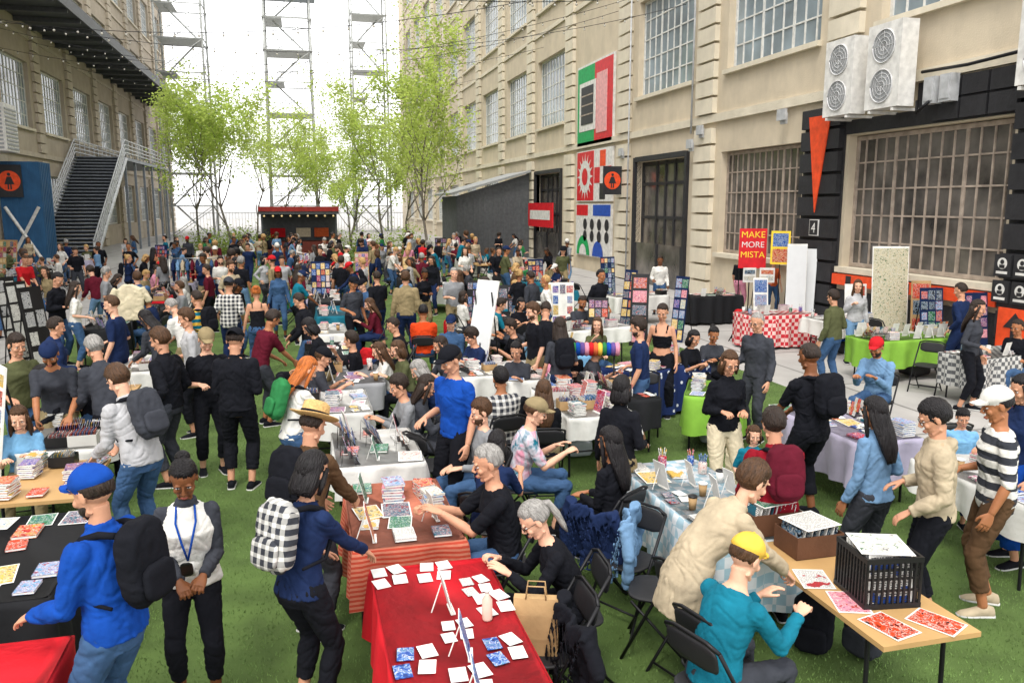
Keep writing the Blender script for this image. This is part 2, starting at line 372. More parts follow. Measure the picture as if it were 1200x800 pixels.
def beard_mesh():
    if 'beard' in CACHE: return CACHE['beard']
    def fn(d):
        kk=sstep((.12-d.z)/.2)*sstep((d.y+.15)/.25)*sstep((abs(V((d.x*1.0,0,d.z+.12)).length)-.24)/.1+(.6 if d.z<-.35 else 0)); return .84+.2*kk+.03*noise.noise(d*20)*kk
    CACHE['beard']=MB().ball((0,.014,-.052),(.061,.072,.077),30,0,fn).mesh('beard',1); return CACHE['beard']
def hat_mesh(st):
    k=('hat',st)
    if k in CACHE: return CACHE[k]
    mb=MB()
    if st in('cap','backcap'):
        mb.ball((0,-.012,.04),(.088,.11,.1),28,0,lambda d:(1+.008*math.cos(6*math.atan2(d.y,d.x))) if d.z>-.05 else (.86))
        rr=[]
        for i in range(7):
            t=i/6; rr.append([V((math.cos(a)*.07*(1-.25*t),.062+.1*t*math.sin(a),.052+.012*math.sin(a)-.02*t*abs(math.cos(a))+dz)) for a,dz in [(math.pi*j/8,.003) for j in range(9)]+[(math.pi*j/8,-.003) for j in range(8,-1,-1)]])
        mb.loft(rr); mb.ball((0,-.012,.14),(.008,.008,.005),8)
        if st=='backcap':
            for i,p in enumerate(mb.v): mb.v[i]=V((p.x,-p.y-.02,p.z))
    elif st=='beanie':
        mb.ball((0,-.014,.045),(.092,.112,.108),24,0,lambda d:1 if d.z>-.15 else .85)
    else:
        n=28
        R=[(.078,.05),(.1,.052),(.155,.058),(.16,.062),(.155,.066),(.1,.062),(.09,.066),(.088,.11),(.084,.15),(.06,.168),(.02,.158)]
        mb.loft([[V((math.cos(a*2*math.pi/n)*r,-.012+math.sin(a*2*math.pi/n)*r*1.18,z+(.012*abs(math.cos(a*2*math.pi/n)) if r>.14 else 0))) for a in range(n)] for r,z in R])
    me=mb.mesh(st,1); CACHE[k]=me; return me
def hatband():
    if 'band' in CACHE: return CACHE['band']
    n=28; me=MB().loft([[V((math.cos(a*2*math.pi/n)*r,-.012+math.sin(a*2*math.pi/n)*r*1.18,z)) for a in range(n)] for r,z in((.091,.068),(.093,.07),(.092,.095),(.088,.097))]).mesh('band',1); CACHE['band']=me; return me
sb=MB(); n=14; rr=[]
for y,w,h0,h1 in((-.085,.018,.012,.06),(-.075,.034,0,.085),(-.03,.038,0,.1),(.03,.04,0,.085),(.09,.047,0,.06),(.14,.046,0,.045),(.175,.03,.005,.03),(.182,.012,.01,.02)):
    rr.append([V((math.cos(a*2*math.pi/n)*w,y,(h0+h1)/2+math.sin(a*2*math.pi/n)*(h1-h0)/2)) for a in range(n)])
sb.loft(rr,0); rr=[]
for y,w in((-.09,.02),(-.08,.036),(0,.041),(.1,.05),(.15,.046),(.185,.02)):
    rr.append([V((x,y,z)) for x,z in((-w,0.002),(w,0.002),(w,.022),(-w,.022))])
sb.loft(rr,1); SHOE=sb.mesh('shoe',2)
eb=MB(); eb.ball((0,0,0),(.0135,.0105,.0052),14,0); eb.ball((0,.0045,0),(.0055,.0072,.0052),10,1); EYE=eb.mesh('eye',[EYEW,EYED])
BROW=MB().tube([(-.017,-.004,-.003),(-.004,.002,.002),(.016,-.001,.001)],[.0015,.003,.0015],6).mesh('brow',1)
mo=MB(); mo.tube([(-.021,-.006,.0),(-.01,.002,.003),(0,.004,.001),(.01,.002,.003),(.021,-.006,0)],[.002,.0048,.0052,.0048,.002],8); MOUTH=mo.mesh('mouth',[LIP])
gl=MB()
for s in(-1,1):
    gl.tube([(s*.032+math.cos(a*math.pi/6)*.021,.094,.003+math.sin(a*math.pi/6)*.017) for a in range(13)],.0017,6); gl.tube([(s*.053,.092,.008),(s*.078,.0,.008)],.0017,6)
gl.tube([(-.012,.095,.006),(.012,.095,.006)],.0017,6); GLASSES=gl.mesh('g',[mat('black plastic',(.012,.012,.013),.35,bump=0)])
def rbox(mb,ce,sz,mi=0,e=.28,n=20,M=None):
    rr=[]
    for i in range(9):
        t=-1+2*i/8; k=(1-abs(t)**5)**.3 if abs(t)<1 else .55
        rr.append([])
        for j in range(n):
            a=2*math.pi*j/n; ca,sa=math.cos(a),math.sin(a)
            p=V((math.copysign(abs(ca)**(2*e),ca)*sz[0]/2*k,math.copysign(abs(sa)**(2*e),sa)*sz[1]/2*k,t*sz[2]/2))
            if M is not None:p=M@p
            rr[-1].append(p+V(ce))
    mb.loft(rr,mi); return mb
b=MB(); rbox(b,(0,-.21,.03),(.28,.14,.42)); BP_MAIN=vox(b,.015,1,.008)
b=MB(); rbox(b,(0,-.29,-.06),(.21,.05,.18)); BP_POCK=b.mesh('bp',1)
def strap(s):
    return MB().tube([(s*.085,-.15,.19),(s*.09,-.06,.195),(s*.095,.04,.17),(s*.1,.115,.08),(s*.11,.13,-.0),(s*.145,.06,-.12),(s*.15,-.12,-.15)],[.018,.02,.02,.018,.015,.012,.01],8).mesh('strap',1)
BP_ST=[strap(-1),strap(1)]
# ------------------------------------------------------------------ folding chair
MET=mat('black metal',(.02,.02,.022),.4,metal=.6,bump=0); BLKPL=mat('black vinyl',(.018,.018,.02),.5,bump=.1)
ch=MB()
for s in(-1,1):
    ch.tube([(s*.21,.22,0),(s*.21,.02,.42),(s*.2,-.2,.8)],.012,8); ch.tube([(s*.18,-.26,0),(s*.18,.16,.43)],.011,8)
ch.tube([(-.2,-.2,.8),(-.12,-.215,.83),(.12,-.215,.83),(.2,-.2,.8)],.012,8); ch.tube([(-.21,.16,.12),(.21,.16,.12)],.009,8); ch.tube([(-.18,-.2,.06),(.18,-.2,.06)],.009,8)
CH_F=ch.mesh('chair',[MET]); b=MB(); rbox(b,(0,0,.45),(.4,.39,.03)); CH_S=b.mesh('s',[BLKPL]); b=MB(); rbox(b,(0,-.195,.73),(.38,.025,.17),M=RX(12).to_3x3()); CH_B=b.mesh('s',[BLKPL])
def chair(M,where='standing on the green turf'):
    o=O('folding_chair',CH_F,M,label='black metal folding chair '+where,cat='chair',grp='folding chairs at the stalls'); O('seat',CH_S,None,o); O('backrest',CH_B,None,o); return o
# ------------------------------------------------------------------ people
POS=dict(
 stand={}, stand2=dict(lh=(-.24,.1,.85),rh=(.2,.2,1.05),pitch=15,lf=(-.12,.05),rf=(.12,-.05)),
 phone=dict(lh=(-.1,.24,1.12),rh=(.12,.22,1.12),hl='grip',hr='grip',pitch=28,lean=4),
 pockets=dict(lh=(-.2,.1,.93),rh=(.2,.1,.93),pitch=5,twist=8),
 crossed=dict(lh=(.1,.2,1.18),rh=(-.08,.22,1.22),pitch=10),
 reach=dict(lean=16,pel=(0,-.05,.92),rh=(.16,.42,.95),lh=(-.22,.22,.9),pitch=32,hl='relax',hr='relax'),
 browse=dict(lean=20,pel=(0,-.08,.92),rh=(.12,.4,.9),lh=(-.16,.3,.92),pitch=38,hl='relax',hr='grip'),
 bend=dict(lean=48,pel=(0,-.16,.9),rh=(.14,.5,.84),lh=(-.16,.42,.82),pitch=45,hl='relax',hr='grip'),
 walk=dict(lf=(-.08,.28),rf=(.09,-.26,.03),lh=(-.25,-.12,.85),rh=(.25,.2,.88),pel=(0,0,.9),lean=5),
 walk2=dict(rf=(.08,.26),lf=(-.09,-.25,.03),rh=(.25,-.1,.85),lh=(-.22,.18,.9),pel=(0,0,.9),yaw=-20,lean=5),
 strap=dict(rh=(.13,.15,1.25),hr='grip',lh=(-.26,.02,.83),yaw=15,pitch=5),
 hips=dict(lh=(-.2,.02,.98),rh=(.2,.02,.98),pitch=3,yaw=-15),
 talk=dict(rh=(.18,.3,1.12),lh=(-.2,.16,.98),pitch=4,yaw=12,twist=10),
 sit=dict(sit=True,pel=(0,-.03,.54),lf=(-.14,.42),rf=(.14,.38),lh=(-.07,.26,.7),rh=(.09,.3,.68),pitch=12),
 sit_table=dict(sit=True,pel=(0,-.03,.54),lean=14,lf=(-.14,.4),rf=(.14,.3),lh=(-.1,.34,.83),rh=(.13,.4,.83),pitch=22,hl='relax',hr='grip'),
 sit_lean=dict(sit=True,pel=(0,-.04,.54),lean=26,lf=(-.16,.36),rf=(.16,.3),lh=(-.1,.44,.84),rh=(.17,.46,.83),pitch=35,hl='relax',hr='grip'),
 sit_back=dict(sit=True,pel=(0,0,.54),lean=-6,lf=(-.16,.5),rf=(.14,.42),lh=(-.1,.24,.7),rh=(.12,.24,.72),pitch=4,yaw=-20),
 sit_talk=dict(sit=True,pel=(0,-.02,.54),lean=5,lf=(-.16,.4),rf=(.14,.46),rh=(.17,.28,.98),lh=(-.08,.28,.72),pitch=5,yaw=25),
)
PHR=dict(stand='standing',stand2='looking down',phone='hands together',pockets='hands at waist',crossed='arms crossed',reach='reaching forward',browse='leaning forward',bend='bending over',walk='walking',walk2='walking',strap='holding strap',hips='hands on hips',talk='talking',sit='seated',sit_table='seated',sit_lean='seated leaning',sit_back='seated',sit_talk='seated')
TW=dict(tee='t-shirt',long='long-sleeved top',jacket='jacket',coat='long coat',tank='tank top',hoodie='hoodie',crop='crop top',vest='vest',shirt='loose shirt')
PCACHE={}
PEOPLE=[]
def get_pose(name,sex,over=None):
    k=(name,sex,str(over))
    if k not in PCACHE:
        d=dict(POS[name]); d.update(over or {}); PCACHE[k]=make_pose(name+('c%d'%len(PCACHE) if over else ''),sex,**d)
    return PCACHE[k]
def person(u,v,h,face,pose='stand',top='tee',tc='black',bot='trousers',bc='black',hair='short',hc='dark',skin=0,hat=None,hatc='black',sex='m',shoe='black',bag=None,w=1.,hero=0,over=None,pat=None,loc=None,glasses=False,faceon=True,extra='',grp='people at the market',chairon=True,bagstripe=None,vest=None,beard=False):
    p=get_pose(pose,sex,over); vs=.0095 if hero else .015
    s=h/1.75
    R=RZ(face)@S(s*w,s*w,s)
    if loc is None:
        tp=R@p.top; q=spot(u,v,tp.z); loc=V((q.x-tp.x,q.y-tp.y,0))
    else: loc=V((loc[0],loc[1],0))
    M=T(loc)@R
    if hat and hair in('short','mop','curly','afro'): hair='under'
    tm=cloth(tc,*(pat or ())) ; n_=lambda x:x.replace('_',' ')
    hw={'backcap':'cap','straw':'hat'}.get(hat,hat)
    L1='person in %s %s and %s %s'%(n_(tc),TW[top],n_(bc),bot); L2=', '+PHR[pose]; L3=(' with %s %s'%(n_(hatc),hw)) if hat else ''; lab=L1
    for add in (L3,extra,L2):
        if len((lab+add).split())<=12: lab+=add
    o=O('person',body_mesh(p,vs),M,label=lab,cat='person',grp=grp,mats=[SKIN[skin]])
    tn={'tee':'t_shirt','long':'long_sleeved_top','jacket':'jacket','coat':'coat','tank':'tank_top','hoodie':'hoodie','crop':'crop_top','vest':'vest','shirt':'shirt'}[top]
    O(tn,top_mesh(p,top,vs),None,o,mats=[tm])
    if vest: O('vest',top_mesh(p,'vest',vs),None,o,mats=[cloth(vest)])
    O('jeans' if 'denim' in bc else ('trousers' if bot in('wide','jeans') else bot),bot_mesh(p,bot,vs),None,o,mats=[cloth(bc)])
    HM=p.HM
    if hair!='bald': O('hair',hair_mesh(hair),HM,o,mats=[HAIR[hc]])
    if beard: O('beard',beard_mesh(),HM,o,mats=[HAIR[hc]])
    if hat:
        ho=O(hw,hat_mesh(hat),HM,o,mats=[cloth(hatc) if hat!='straw' else mat('straw',c('#c9a26a'),.8,'noise',60,.25,.5,120)])
        if hat=='straw': O('hat_band',hatband(),None,ho,mats=[cloth('black')])
    for q in(-1,1):
        a=p.an[q]; Ms=T(V((a.x,a.y,a.z-.083)))@RZ(q*9); O('shoe',SHOE,Ms,o,mats=[cloth(shoe),MATS.get('sole') or mat('sole',(.5,.5,.48),.7,bump=0)])
    cd=(-loc).normalized(); fd=V((math.sin(rad(face)),math.cos(rad(face)),0))
    if faceon and loc.length<24 and fd.dot(cd)>-.45:
        for q in(-1,1):
            O('eye',EYE,HM@T((q*.031,.0715,.004)),o); O('eyebrow',BROW,HM@T((q*.032,.087,.025))@S(q,1,1),o,mats=[HAIR[hc]])
        O('mouth',MOUTH,HM@T((0,.091,-.069)),o)
    if glasses: O('glasses',GLASSES,HM,o)
    if bag:
        BM=M@p.TM; bb=O('backpack',BP_MAIN,BM,label='%s backpack worn on a person\'s back'%n_(bag),cat='backpack',grp='backpacks',mats=[cloth(bag,*(bagstripe or ()))])
        O('pocket',BP_POCK,None,bb,mats=[cloth(bag,*(bagstripe or ()))])
        for q in(0,1): O('strap',BP_ST[q],None,bb,mats=[cloth('black')])
    if p.sit and chairon: chair(T(loc)@RZ(face)@T((0,-.02*s,0))@S(1,1,min(1,s+.02)))
    PEOPLE.append((loc.x,loc.y)); return o,M,p
P=person
# ---- nearest people
P(98,548,1.82,-62,'browse','jacket','blue','jeans','denim','short','dark',1,'cap','blue',bag='black',hero=1,over=dict(lean=5,pitch=16,rh=(.16,.25,1.0),lh=(-.16,.26,1.0)),beard=True)
o,M,p=P(213,545,1.63,176,'phone','jacket','charcoal','leggings','black','bun','black',3,sex='f',hero=1,over=dict(pitch=30,lh=(-.09,.27,1.02),rh=(.05,.27,1.0)),vest='white',extra=' wearing a lanyard')
la=MB(); la.tube([(-.055,.05,.2),(-.06,.13,.12),(-.03,.17,.0),(0,.175,-.12)],.007,6); la.tube([(.055,.05,.2),(.06,.13,.12),(.03,.17,.0),(0,.175,-.12)],.007,6)
lo=O('lanyard',la.mesh('l',[cloth('blue')]),M@p.TM,label='blue lanyard hanging from a person\'s neck',cat='lanyard'); b=MB(); b.box((0,.177,-.18),(.075,.004,.1)); O('badge',b.mesh('b',[mat('paper',(.75,.74,.7),.6,bump=0)]),None,lo)
b=MB(); rbox(b,(0,.3,1.09),(.075,.012,.15),M=RX(-35).to_3x3()); O('phone',b.mesh('p',[mat('black plastic',(.012,.012,.013),.35,bump=0)]),M,label='black mobile phone held in a person\'s hands',cat='phone')
P(374,530,1.7,48,'reach','long','navy','jeans','black','bob','black',1,sex='f',bag='charcoal',bagstripe=('plaid','white',16),hero=1,over=dict(lean=10,pitch=30,rh=(.1,.42,.98),lh=(-.15,.25,.98)))
P(130,430,1.8,-48,'browse','hoodie','light_grey','jeans','denim','mop','brown',0,bag='charcoal',hero=1,w=1.0)
P(276,385,1.8,8,'phone','jacket','black','trousers','black','short','dark',1,'backcap','black',hero=1,w=1.03,over=dict(pitch=22))
P(242,387,1.74,165,'phone','tee','black','trousers','black','short','brown',0,'cap','khaki',hero=1,over=dict(pitch=26))
P(182,385,1.8,-70,'pockets','jacket','black','trousers','charcoal','mop','brown',1,hero=1,over=dict(pitch=20))
P(367,420,1.66,70,'reach','tee','white','jeans','denim','long','ginger',0,sex='f',bag='green',hero=1)
P(372,478,1.72,40,'browse','jacket','brown','trousers','charcoal','short','dark',1,'straw','cream',bag='black',hero=1,over=dict(lean=12,pitch=26))
P(522,408,1.8,-125,'stand2','tee','blue','trousers','black','short','dark',1,'cap','black',hero=1,w=1.03,over=dict(pitch=24,yaw=10))
P(566,523,1.8,-88,'sit_table','tee','black','jeans','denim','short','grey',1,hero=1,w=1.03,over=dict(lean=10,pitch=14,lh=(-.04,.42,.88),rh=(.14,.48,.86)))
P(614,592,1.68,-86,'sit_lean','long','black','jeans','black','pony','grey',0,sex='f',hero=1,glasses=True)
P(712,500,1.7,-35,'sit','long','black','jeans','black','long','black',2,sex='f',hero=1)
P(634,468,1.72,100,'sit_table','tee','teal','jeans','denim','short','brown',0,'cap','khaki',hero=1,pat=('tiedye','pink'),w=1.05)
P(884,628,1.72,72,'sit_lean','long','teal','jeans','charcoal','short','brown',0,'cap','yellow',hero=1,over=dict(lean=20,pitch=28))
P(893,542,1.76,84,'bend','coat','beige','jeans','charcoal','mop','brown',0,hero=1,sex='f',over=dict(lean=46,pitch=28,lh=(-.1,.44,.86),rh=(.1,.48,.84)))
P(1163,455,1.78,-62,'stand2','shirt','charcoal','trousers','brown','curly','black',2,'cap','white',hero=1,pat=('stripe','white',9.),shoe='beige',over=dict(pitch=18))
P(1087,470,1.75,-58,'stand2','hoodie','beige','trousers','black','mop','black',1,hero=1,over=dict(pitch=24,lh=(-.18,.2,.95)),glasses=True)
P(1022,465,1.64,-15,'stand2','jacket','light_denim','trousers','charcoal','long','black',2,sex='f',hero=1)
P(905,478,1.66,12,'browse','hoodie','dark_red','jeans','charcoal','mop','dark',1,bag='maroon',hero=1,over=dict(lean=12,pitch=20))
P(946,402,1.8,-10,'browse','tee','black','trousers','black','buzz','dark',3,bag='black',hero=1,w=1.08,over=dict(lean=6,pitch=14))
P(858,413,1.68,185,'phone','jacket','black','trousers','cream','bob','brown',1,sex='f',hero=1,glasses=True,over=dict(pitch=22))
P(776,357,1.7,215,'stand2','crop','black','wide','black','pony','dark',1,sex='f',hero=1,over=dict(pitch=20))
P(886,367,1.74,-115,'stand2','jacket','charcoal','trousers','charcoal','buzz','grey',1,glasses=True)
P(1026,397,1.78,-120,'sit_table','jacket','light_denim','jeans','denim','short','dark',2,'cap','red',hero=1,beard=True)
P(1006,328,1.68,195,'strap','jacket','light_grey','jeans','light_denim','long','brown',0,sex='f')
P(1124,332,1.76,-25,'pockets','long','navy','trousers','navy','short','dark',1,over=dict(pitch=15))
P(1048,330,1.75,185,'sit_table','jacket','brown','trousers','black','short','dark',1,beard=True)
P(870,298,1.7,60,'stand2','tee','black','trousers','pink','short','dark',1)
P(908,302,1.66,190,'stand2','tee','orange','jeans','denim','curly','ginger',0,sex='f')
P(992,326,1.6,170,'sit_table','tee','green','jeans','black','bob','black',2,sex='f')
P(1090,336,1.7,190,'sit_talk','jacket','navy','jeans','black','mop','brown',0)
P(975,340,1.7,-20,'stand2','jacket','olive','jeans','denim','mop','dark',1)
P(1150,352,1.72,150,'stand2','long','charcoal','jeans','black','long','dark',1,sex='f')
P(705,316,1.76,150,'pockets','jacket','black','trousers','black','short','black',2)
P(774,300,1.7,200,'stand2','long','white','jeans','denim','short','dark',3)
P(885,500,1.15,200,'stand2','tee','teal','jeans','navy','bob','brown',0,sex='f')
P(1130,480,1.2,210,'stand2','tee','sky_blue','jeans','navy','mop','black',1)
P(1196,440,1.7,-80,'stand2','jacket','navy','wide','blue','long','black',1,sex='f')
P(1192,375,1.7,-100,'sit','tee','black','jeans','denim','short','dark',2)
P(816,388,1.66,160,'sit_table','tee','black','jeans','black','bob','black',1,sex='f')
P(838,384,1.66,190,'sit_table','long','charcoal','jeans','black','bun','black',2,sex='f')
# ---- middle distance
mid=[(55,405,1.76,175,'browse','tee','charcoal','short','dark',2,'backcap'),(40,432,1.62,-100,'bend','long','black','bob','black',1,None),(105,396,1.78,-40,'browse','jacket','charcoal','mop','grey',1,None),
(20,478,1.6,170,'sit_table','tee','sky_blue','long','brown',0,None),(127,347,1.8,-80,'stand2','tee','navy','short','brown',0,None),(196,352,1.7,-60,'browse','tee','white','short','grey',0,None),
(214,362,1.76,-100,'stand2','tee','light_grey','mop','brown',1,None),(228,341,1.72,-50,'stand2','tee','teal','short','dark',1,None),(268,325,1.78,10,'pockets','shirt','charcoal','short','dark',1,'backcap'),
(300,335,1.66,0,'stand','tank','black','bun','ginger',1,None),(258,300,1.7,160,'talk','tee','white','mop','dark',0,None),(346,345,1.7,-60,'reach','jacket','black','short','dark',1,None),
(356,375,1.66,-80,'browse','long','black','bob','black',1,None),(430,350,1.66,-90,'sit_table','long','maroon','long','brown',0,None),(457,373,1.7,-80,'sit_table','tee','black','short','dark',1,None),
(496,357,1.76,10,'sit','shirt','bright_orange','short','black',2,None),(475,318,1.8,5,'stand','jacket','khaki','mop','brown',1,None),(441,318,1.7,-30,'talk','tee','black','short','dark',1,None),
(528,370,1.7,-160,'sit','jacket','denim','short','brown',0,'cap'),(549,385,1.7,-110,'sit_table','tee','navy','curly','dark',1,None),(440,402,1.6,-90,'sit_table','tee','white','long','brown',0,None),
(462,400,1.66,-100,'sit_table','long','olive','bob','brown',0,None),(484,424,1.72,-80,'sit_lean','jacket','navy','bob','grey',0,None),(383,408,1.7,90,'sit_table','tee','charcoal','short','brown',1,'cap'),
(462,440,1.7,-95,'sit_table','long','grey','mop','dark',1,None),(585,430,1.72,-10,'sit','shirt','charcoal','mop','black',2,None),(585,505,1.62,30,'sit_lean','tee','navy','bob','black',1,None),
(604,402,1.66,-150,'sit_table','tee','charcoal','bun','black',1,None),(640,355,1.7,20,'browse','tee','black','short','dark',1,None),(655,372,1.66,0,'stand2','tee','charcoal','long','dark',1,None),
(622,355,1.72,-100,'stand2','tee','black','mop','brown',0,None),(612,350,1.66,160,'sit_table','tee','black','bob','black',1,None),(532,314,1.75,170,'talk','tee','grey','short','grey',0,None),
(566,325,1.7,-60,'stand2','long','black','mop','dark',1,None),(637,445,1.64,10,'sit','long','black','long','brown',1,None),(684,348,1.7,170,'sit_table','tee','charcoal','short','dark',2,None),
(400,300,1.74,10,'strap','tee','black','mop','dark',1,None),(424,272,1.85,20,'stand','tee','denim','short','dark',1,'cap'),(330,300,1.7,180,'walk','tee','light_grey','mop','dark',1,None),
(180,290,1.68,30,'walk','tank','black','long','black',2,None),(115,283,1.75,170,'pockets','tee','black','buzz','dark',3,None),(150,285,1.7,190,'hips','tee','black','short','dark',2,None),
(88,290,1.7,160,'stand2','tee','black','mop','dark',1,None),(70,285,1.68,200,'talk','tee','white','long','brown',0,None),(35,300,1.7,120,'stand2','jacket','charcoal','short','dark',1,None),
(190,300,1.66,-20,'stand2','tee','grey','long','dark',0,None),(240,310,1.7,-80,'stand2','tee','maroon','short','dark',1,None),(590,350,1.7,100,'sit_table','tee','teal','mop','dark',1,None),
(660,290,1.7,190,'walk','tee','olive','short','dark',1,'cap'),(595,375,1.7,-90,'sit_table','tee','black','mop','dark',1,None),(512,395,1.7,-100,'sit_table','tee','charcoal','long','dark',1,None),
(655,402,1.6,120,'sit_table','tee','pink','bob','brown',0,None),(668,398,1.66,200,'sit_table','tee','black','bob','black',1,None),(620,318,1.7,-40,'stand2','jacket','charcoal','short','dark',2,None),(585,290,1.75,160,'walk','jacket','black','short','dark',1,None),(545,290,1.7,180,'talk','tee','white','long','dark',0,None),
(375,290,1.72,200,'talk','jacket','black','short','dark',1,None),(350,310,1.68,30,'stand2','tee','maroon','long','dark',0,None),(415,325,1.7,150,'stand2','tee','charcoal','short','dark',2,'cap'),(290,285,1.72,190,'walk','tee','navy','mop','dark',1,None),(505,300,1.7,-140,'stand2','jacket','black','long','dark',1,None),(730,440,1.62,40,'stand2','jacket','black','bob','black',1,None),(705,400,1.66,120,'sit_table','tee','charcoal','mop','dark',1,None),
(410,388,1.7,-85,'sit_talk','tee','black','mop','dark',1,None),(505,440,1.68,100,'sit_table','jacket','charcoal','long','dark',1,None),(560,468,1.7,-100,'sit','long','grey','mop','brown',0,None),(325,365,1.7,60,'browse','tee','maroon','mop','dark',2,None),(68,372,1.7,60,'stand2','jacket','navy','short','dark',1,None),(165,365,1.66,-60,'browse','long','charcoal','long','black',1,None),(700,372,1.66,180,'sit_talk','long','olive','long','brown',0,None),(745,372,1.72,-60,'stand2','tee','navy','mop','dark',1,None),(575,352,1.7,150,'sit','tee','white','mop','dark',2,None),(20,392,1.72,140,'stand2','tee','olive','mop','dark',1,None),(90,330,1.7,70,'stand2','tee','white','long','dark',0,None),(160,318,1.74,-30,'talk','jacket','denim','mop','brown',0,None)]
for i,(u,v,h,fc,po,tp,tcx,ha,hcx,sk,hat) in enumerate(mid):
    sex='f' if ha in('long','bob','bun','pony') else 'm'
    P(u,v,h,fc,po,tp,tcx,random.choice(['trousers','jeans','jeans','shorts' if 'sit' in po else 'jeans']),random.choice(['black','denim','charcoal','navy','khaki','denim']),ha,hcx,sk,hat,random.choice(['black','navy','charcoal']),sex,bag=('black' if i in(7,29,37) else None),w=random.uniform(.97,1.04),pat=(('plaid','white',14) if tp=='shirt' and tcx=='charcoal' else (('stripe','yellow',9) if i==7 else None)),beard=(sex=='m' and i%5==0))
# ------------------------------------------------------------------ tables
TAB=[]
WOODT=mat('table laminate',c('#b08d5e'),.5,'noise',3,.1,.05); GREYT=mat('table plastic',c('#bdbbb5'),.5,'noise',4,.06,.05)
def cl2(n): return {'gingham red':mat('gingham red',c('#b8303a'),.85,'gingham',8,.05,.2,20,c('#d8b8b2'),0,6.),
 'gingham blue':mat('gingham blue',c('#9fbcc9'),.85,'gingham',8,.05,.2,20,c('#d0d6da'),0,6.),
 'gingham grey':mat('gingham grey',c('#5a5c5e'),.85,'gingham',8,.05,.2,20,c('#b8b8b4'),0,8.),
 'starry blue':mat('starry blue',c('#1b2c58'),.85,'spots',8,.05,.2,20,c('#ced3da'),0,9.),
 'rust patterned':mat('rust patterned',c('#a8412f'),.85,'stripe',8,.15,.3,20,c('#b8705a'),0,30.)}.get(n) or mat('tablecloth '+n,c(dict(red='#c01a26',white='#cfcec9',black='#1b1c1f',green='#7aa83e',lilac='#a9a3b8',grey='#8c8d90').get(n,PAL.get(n,'#888888'))),.85,'noise',7,.08,.4,9)
def table(u,v,L=1.5,W=.76,ang=0,cl='white',drop=.5,loc=None):
    q=spot(u,v,.76) if loc is None else V(loc); M=T((q.x,q.y,0))@RZ(ang); TAB.append((q.x,q.y,L,W,ang))
    t=MB(); t.bx(-W/2,W/2,-L/2,L/2,.715,.745)
    for s in(-1,1):
        y=s*(L/2-.2)
        for x in(-1,1): t.tube([(x*(W/2-.06),y,.715),(x*(W/2-.06),y+s*.02,0)],.014,8,1)
        t.tube([(-(W/2-.06),y,.3),(W/2-.06,y,.3)],.011,8,1)
    lab=('%s cloth-covered folding table at a market stall'%cl.replace('_',' ')) if cl!='wood' else 'brown wood-topped folding table at a market stall'
    o=O('table',t.mesh('table',[WOODT if cl=='wood' else GREYT,MET],False),M,label=lab,cat='table',grp='market stall tables')
    if cl!='wood':
        n=[]; g=.05
        for a,b_ in(((-W/2,-L/2),(W/2,-L/2)),((W/2,-L/2),(W/2,L/2)),((W/2,L/2),(-W/2,L/2)),((-W/2,L/2),(-W/2,-L/2))):
            k=int((V(b_)-V(a)).length/g)+1
            for i in range(k): n.append(V(a).lerp(V(b_),i/k))
        rings=[]; nn=len(n); sd=random.random()*50
        for zi,(z,out) in enumerate(((.757,-.004),(.75,.012),(.70,.016),(.76-drop*.5,.022),(.76-drop,.03))):
            rg=[]
            for i,pp in enumerate(n):
                d=V((pp.x/(W/2),pp.y/(L/2))); d=V((d.x if abs(d.x)>.98 else 0,d.y if abs(d.y)>.98 else 0)); 
                if d.length>0:d.normalize()
                wv=(math.sin(i*g*17+sd+math.sin(i*.2+sd))+.7*math.sin(i*g*7+sd*2)+.8*noise.noise(V((i*.3,sd,zi*.4))))*.012*max(0,zi-1)
                rg.append(V((pp.x+d.x*(out+wv),pp.y+d.y*(out+wv),z+(0 if zi<4 else .02*math.sin(i*.15+sd)))))
            rings.append(rg)
        cm=MB(); cm.loft(rings,0,False); cm.f.append(list(range(nn))); cm.m.append(0)
        O('tablecloth',cm.mesh('c',[cl2(cl)],True),None,o)
    return M,L,W,cl
COVN=['red','blue','yellow','green','orange','pink','teal','purple','white','black','sky_blue','cream','red','blue','bright_orange','yellow']
def cov(n,alt,k='art'): return mat('cover %s %s %s'%(n,alt,k),c(PAL[n]),.45,k,26 if k=='art' else 9,.05,0,None,c(PAL[alt]))
COV=[(n,cov(n,random.choice([x for x in COVN if x!=n]))) for n in COVN]+[(n,cov(n,'white','text')) for n in ['red','blue','white','yellow','pink','teal']]
WTX=[('white',cov('white','white','text')),('white',mat('blank card',(.66,.64,.61),.6,bump=0)),('pink',cov('pink','white','text')),('white',mat('blank card',(.72,.7,.68),.6,bump=0))]
BWC=[cov('white','white','text'),cov('white','black'),cov('black','white'),cov('light_grey','charcoal')]
PAPER=MATS['paper']; CARD=mat('cardboard',c('#a98a62'),.8); BLK=MATS['black plastic']; CLR=mat('clear plastic',(.4,.44,.47),.15,bump=0,spec=.8)
def G_book():
    b=MB(); b.bx(-.075,.075,-.105,.105,.002,.018,1); b.bx(-.078,.078,-.108,.108,.018,.021,0); b.bx(-.078,.078,-.108,.108,0,.002,0); b.bx(-.0785,-.075,-.108,.108,.0,.021,0); return b.mesh('book',2,False)
def G_stack():
    b=MB(); z=0
    for i in range(7):
        M=Matrix.Rotation(random.uniform(-.15,.15),3,'Z'); b.box((0,0,z+.009),(.15,.21,.014),1,M); b.box((0,0,z+.018),(.155,.215,.003),0 if i%2 else 2,M); z+=.021
    return b.mesh('stack',3,False)
def G_print():
    b=MB(); b.bx(-.11,.11,-.15,.15,0,.002,1); b.bx(-.1,.1,-.138,.138,.002,.0035,0); return b.mesh('print',2,False)
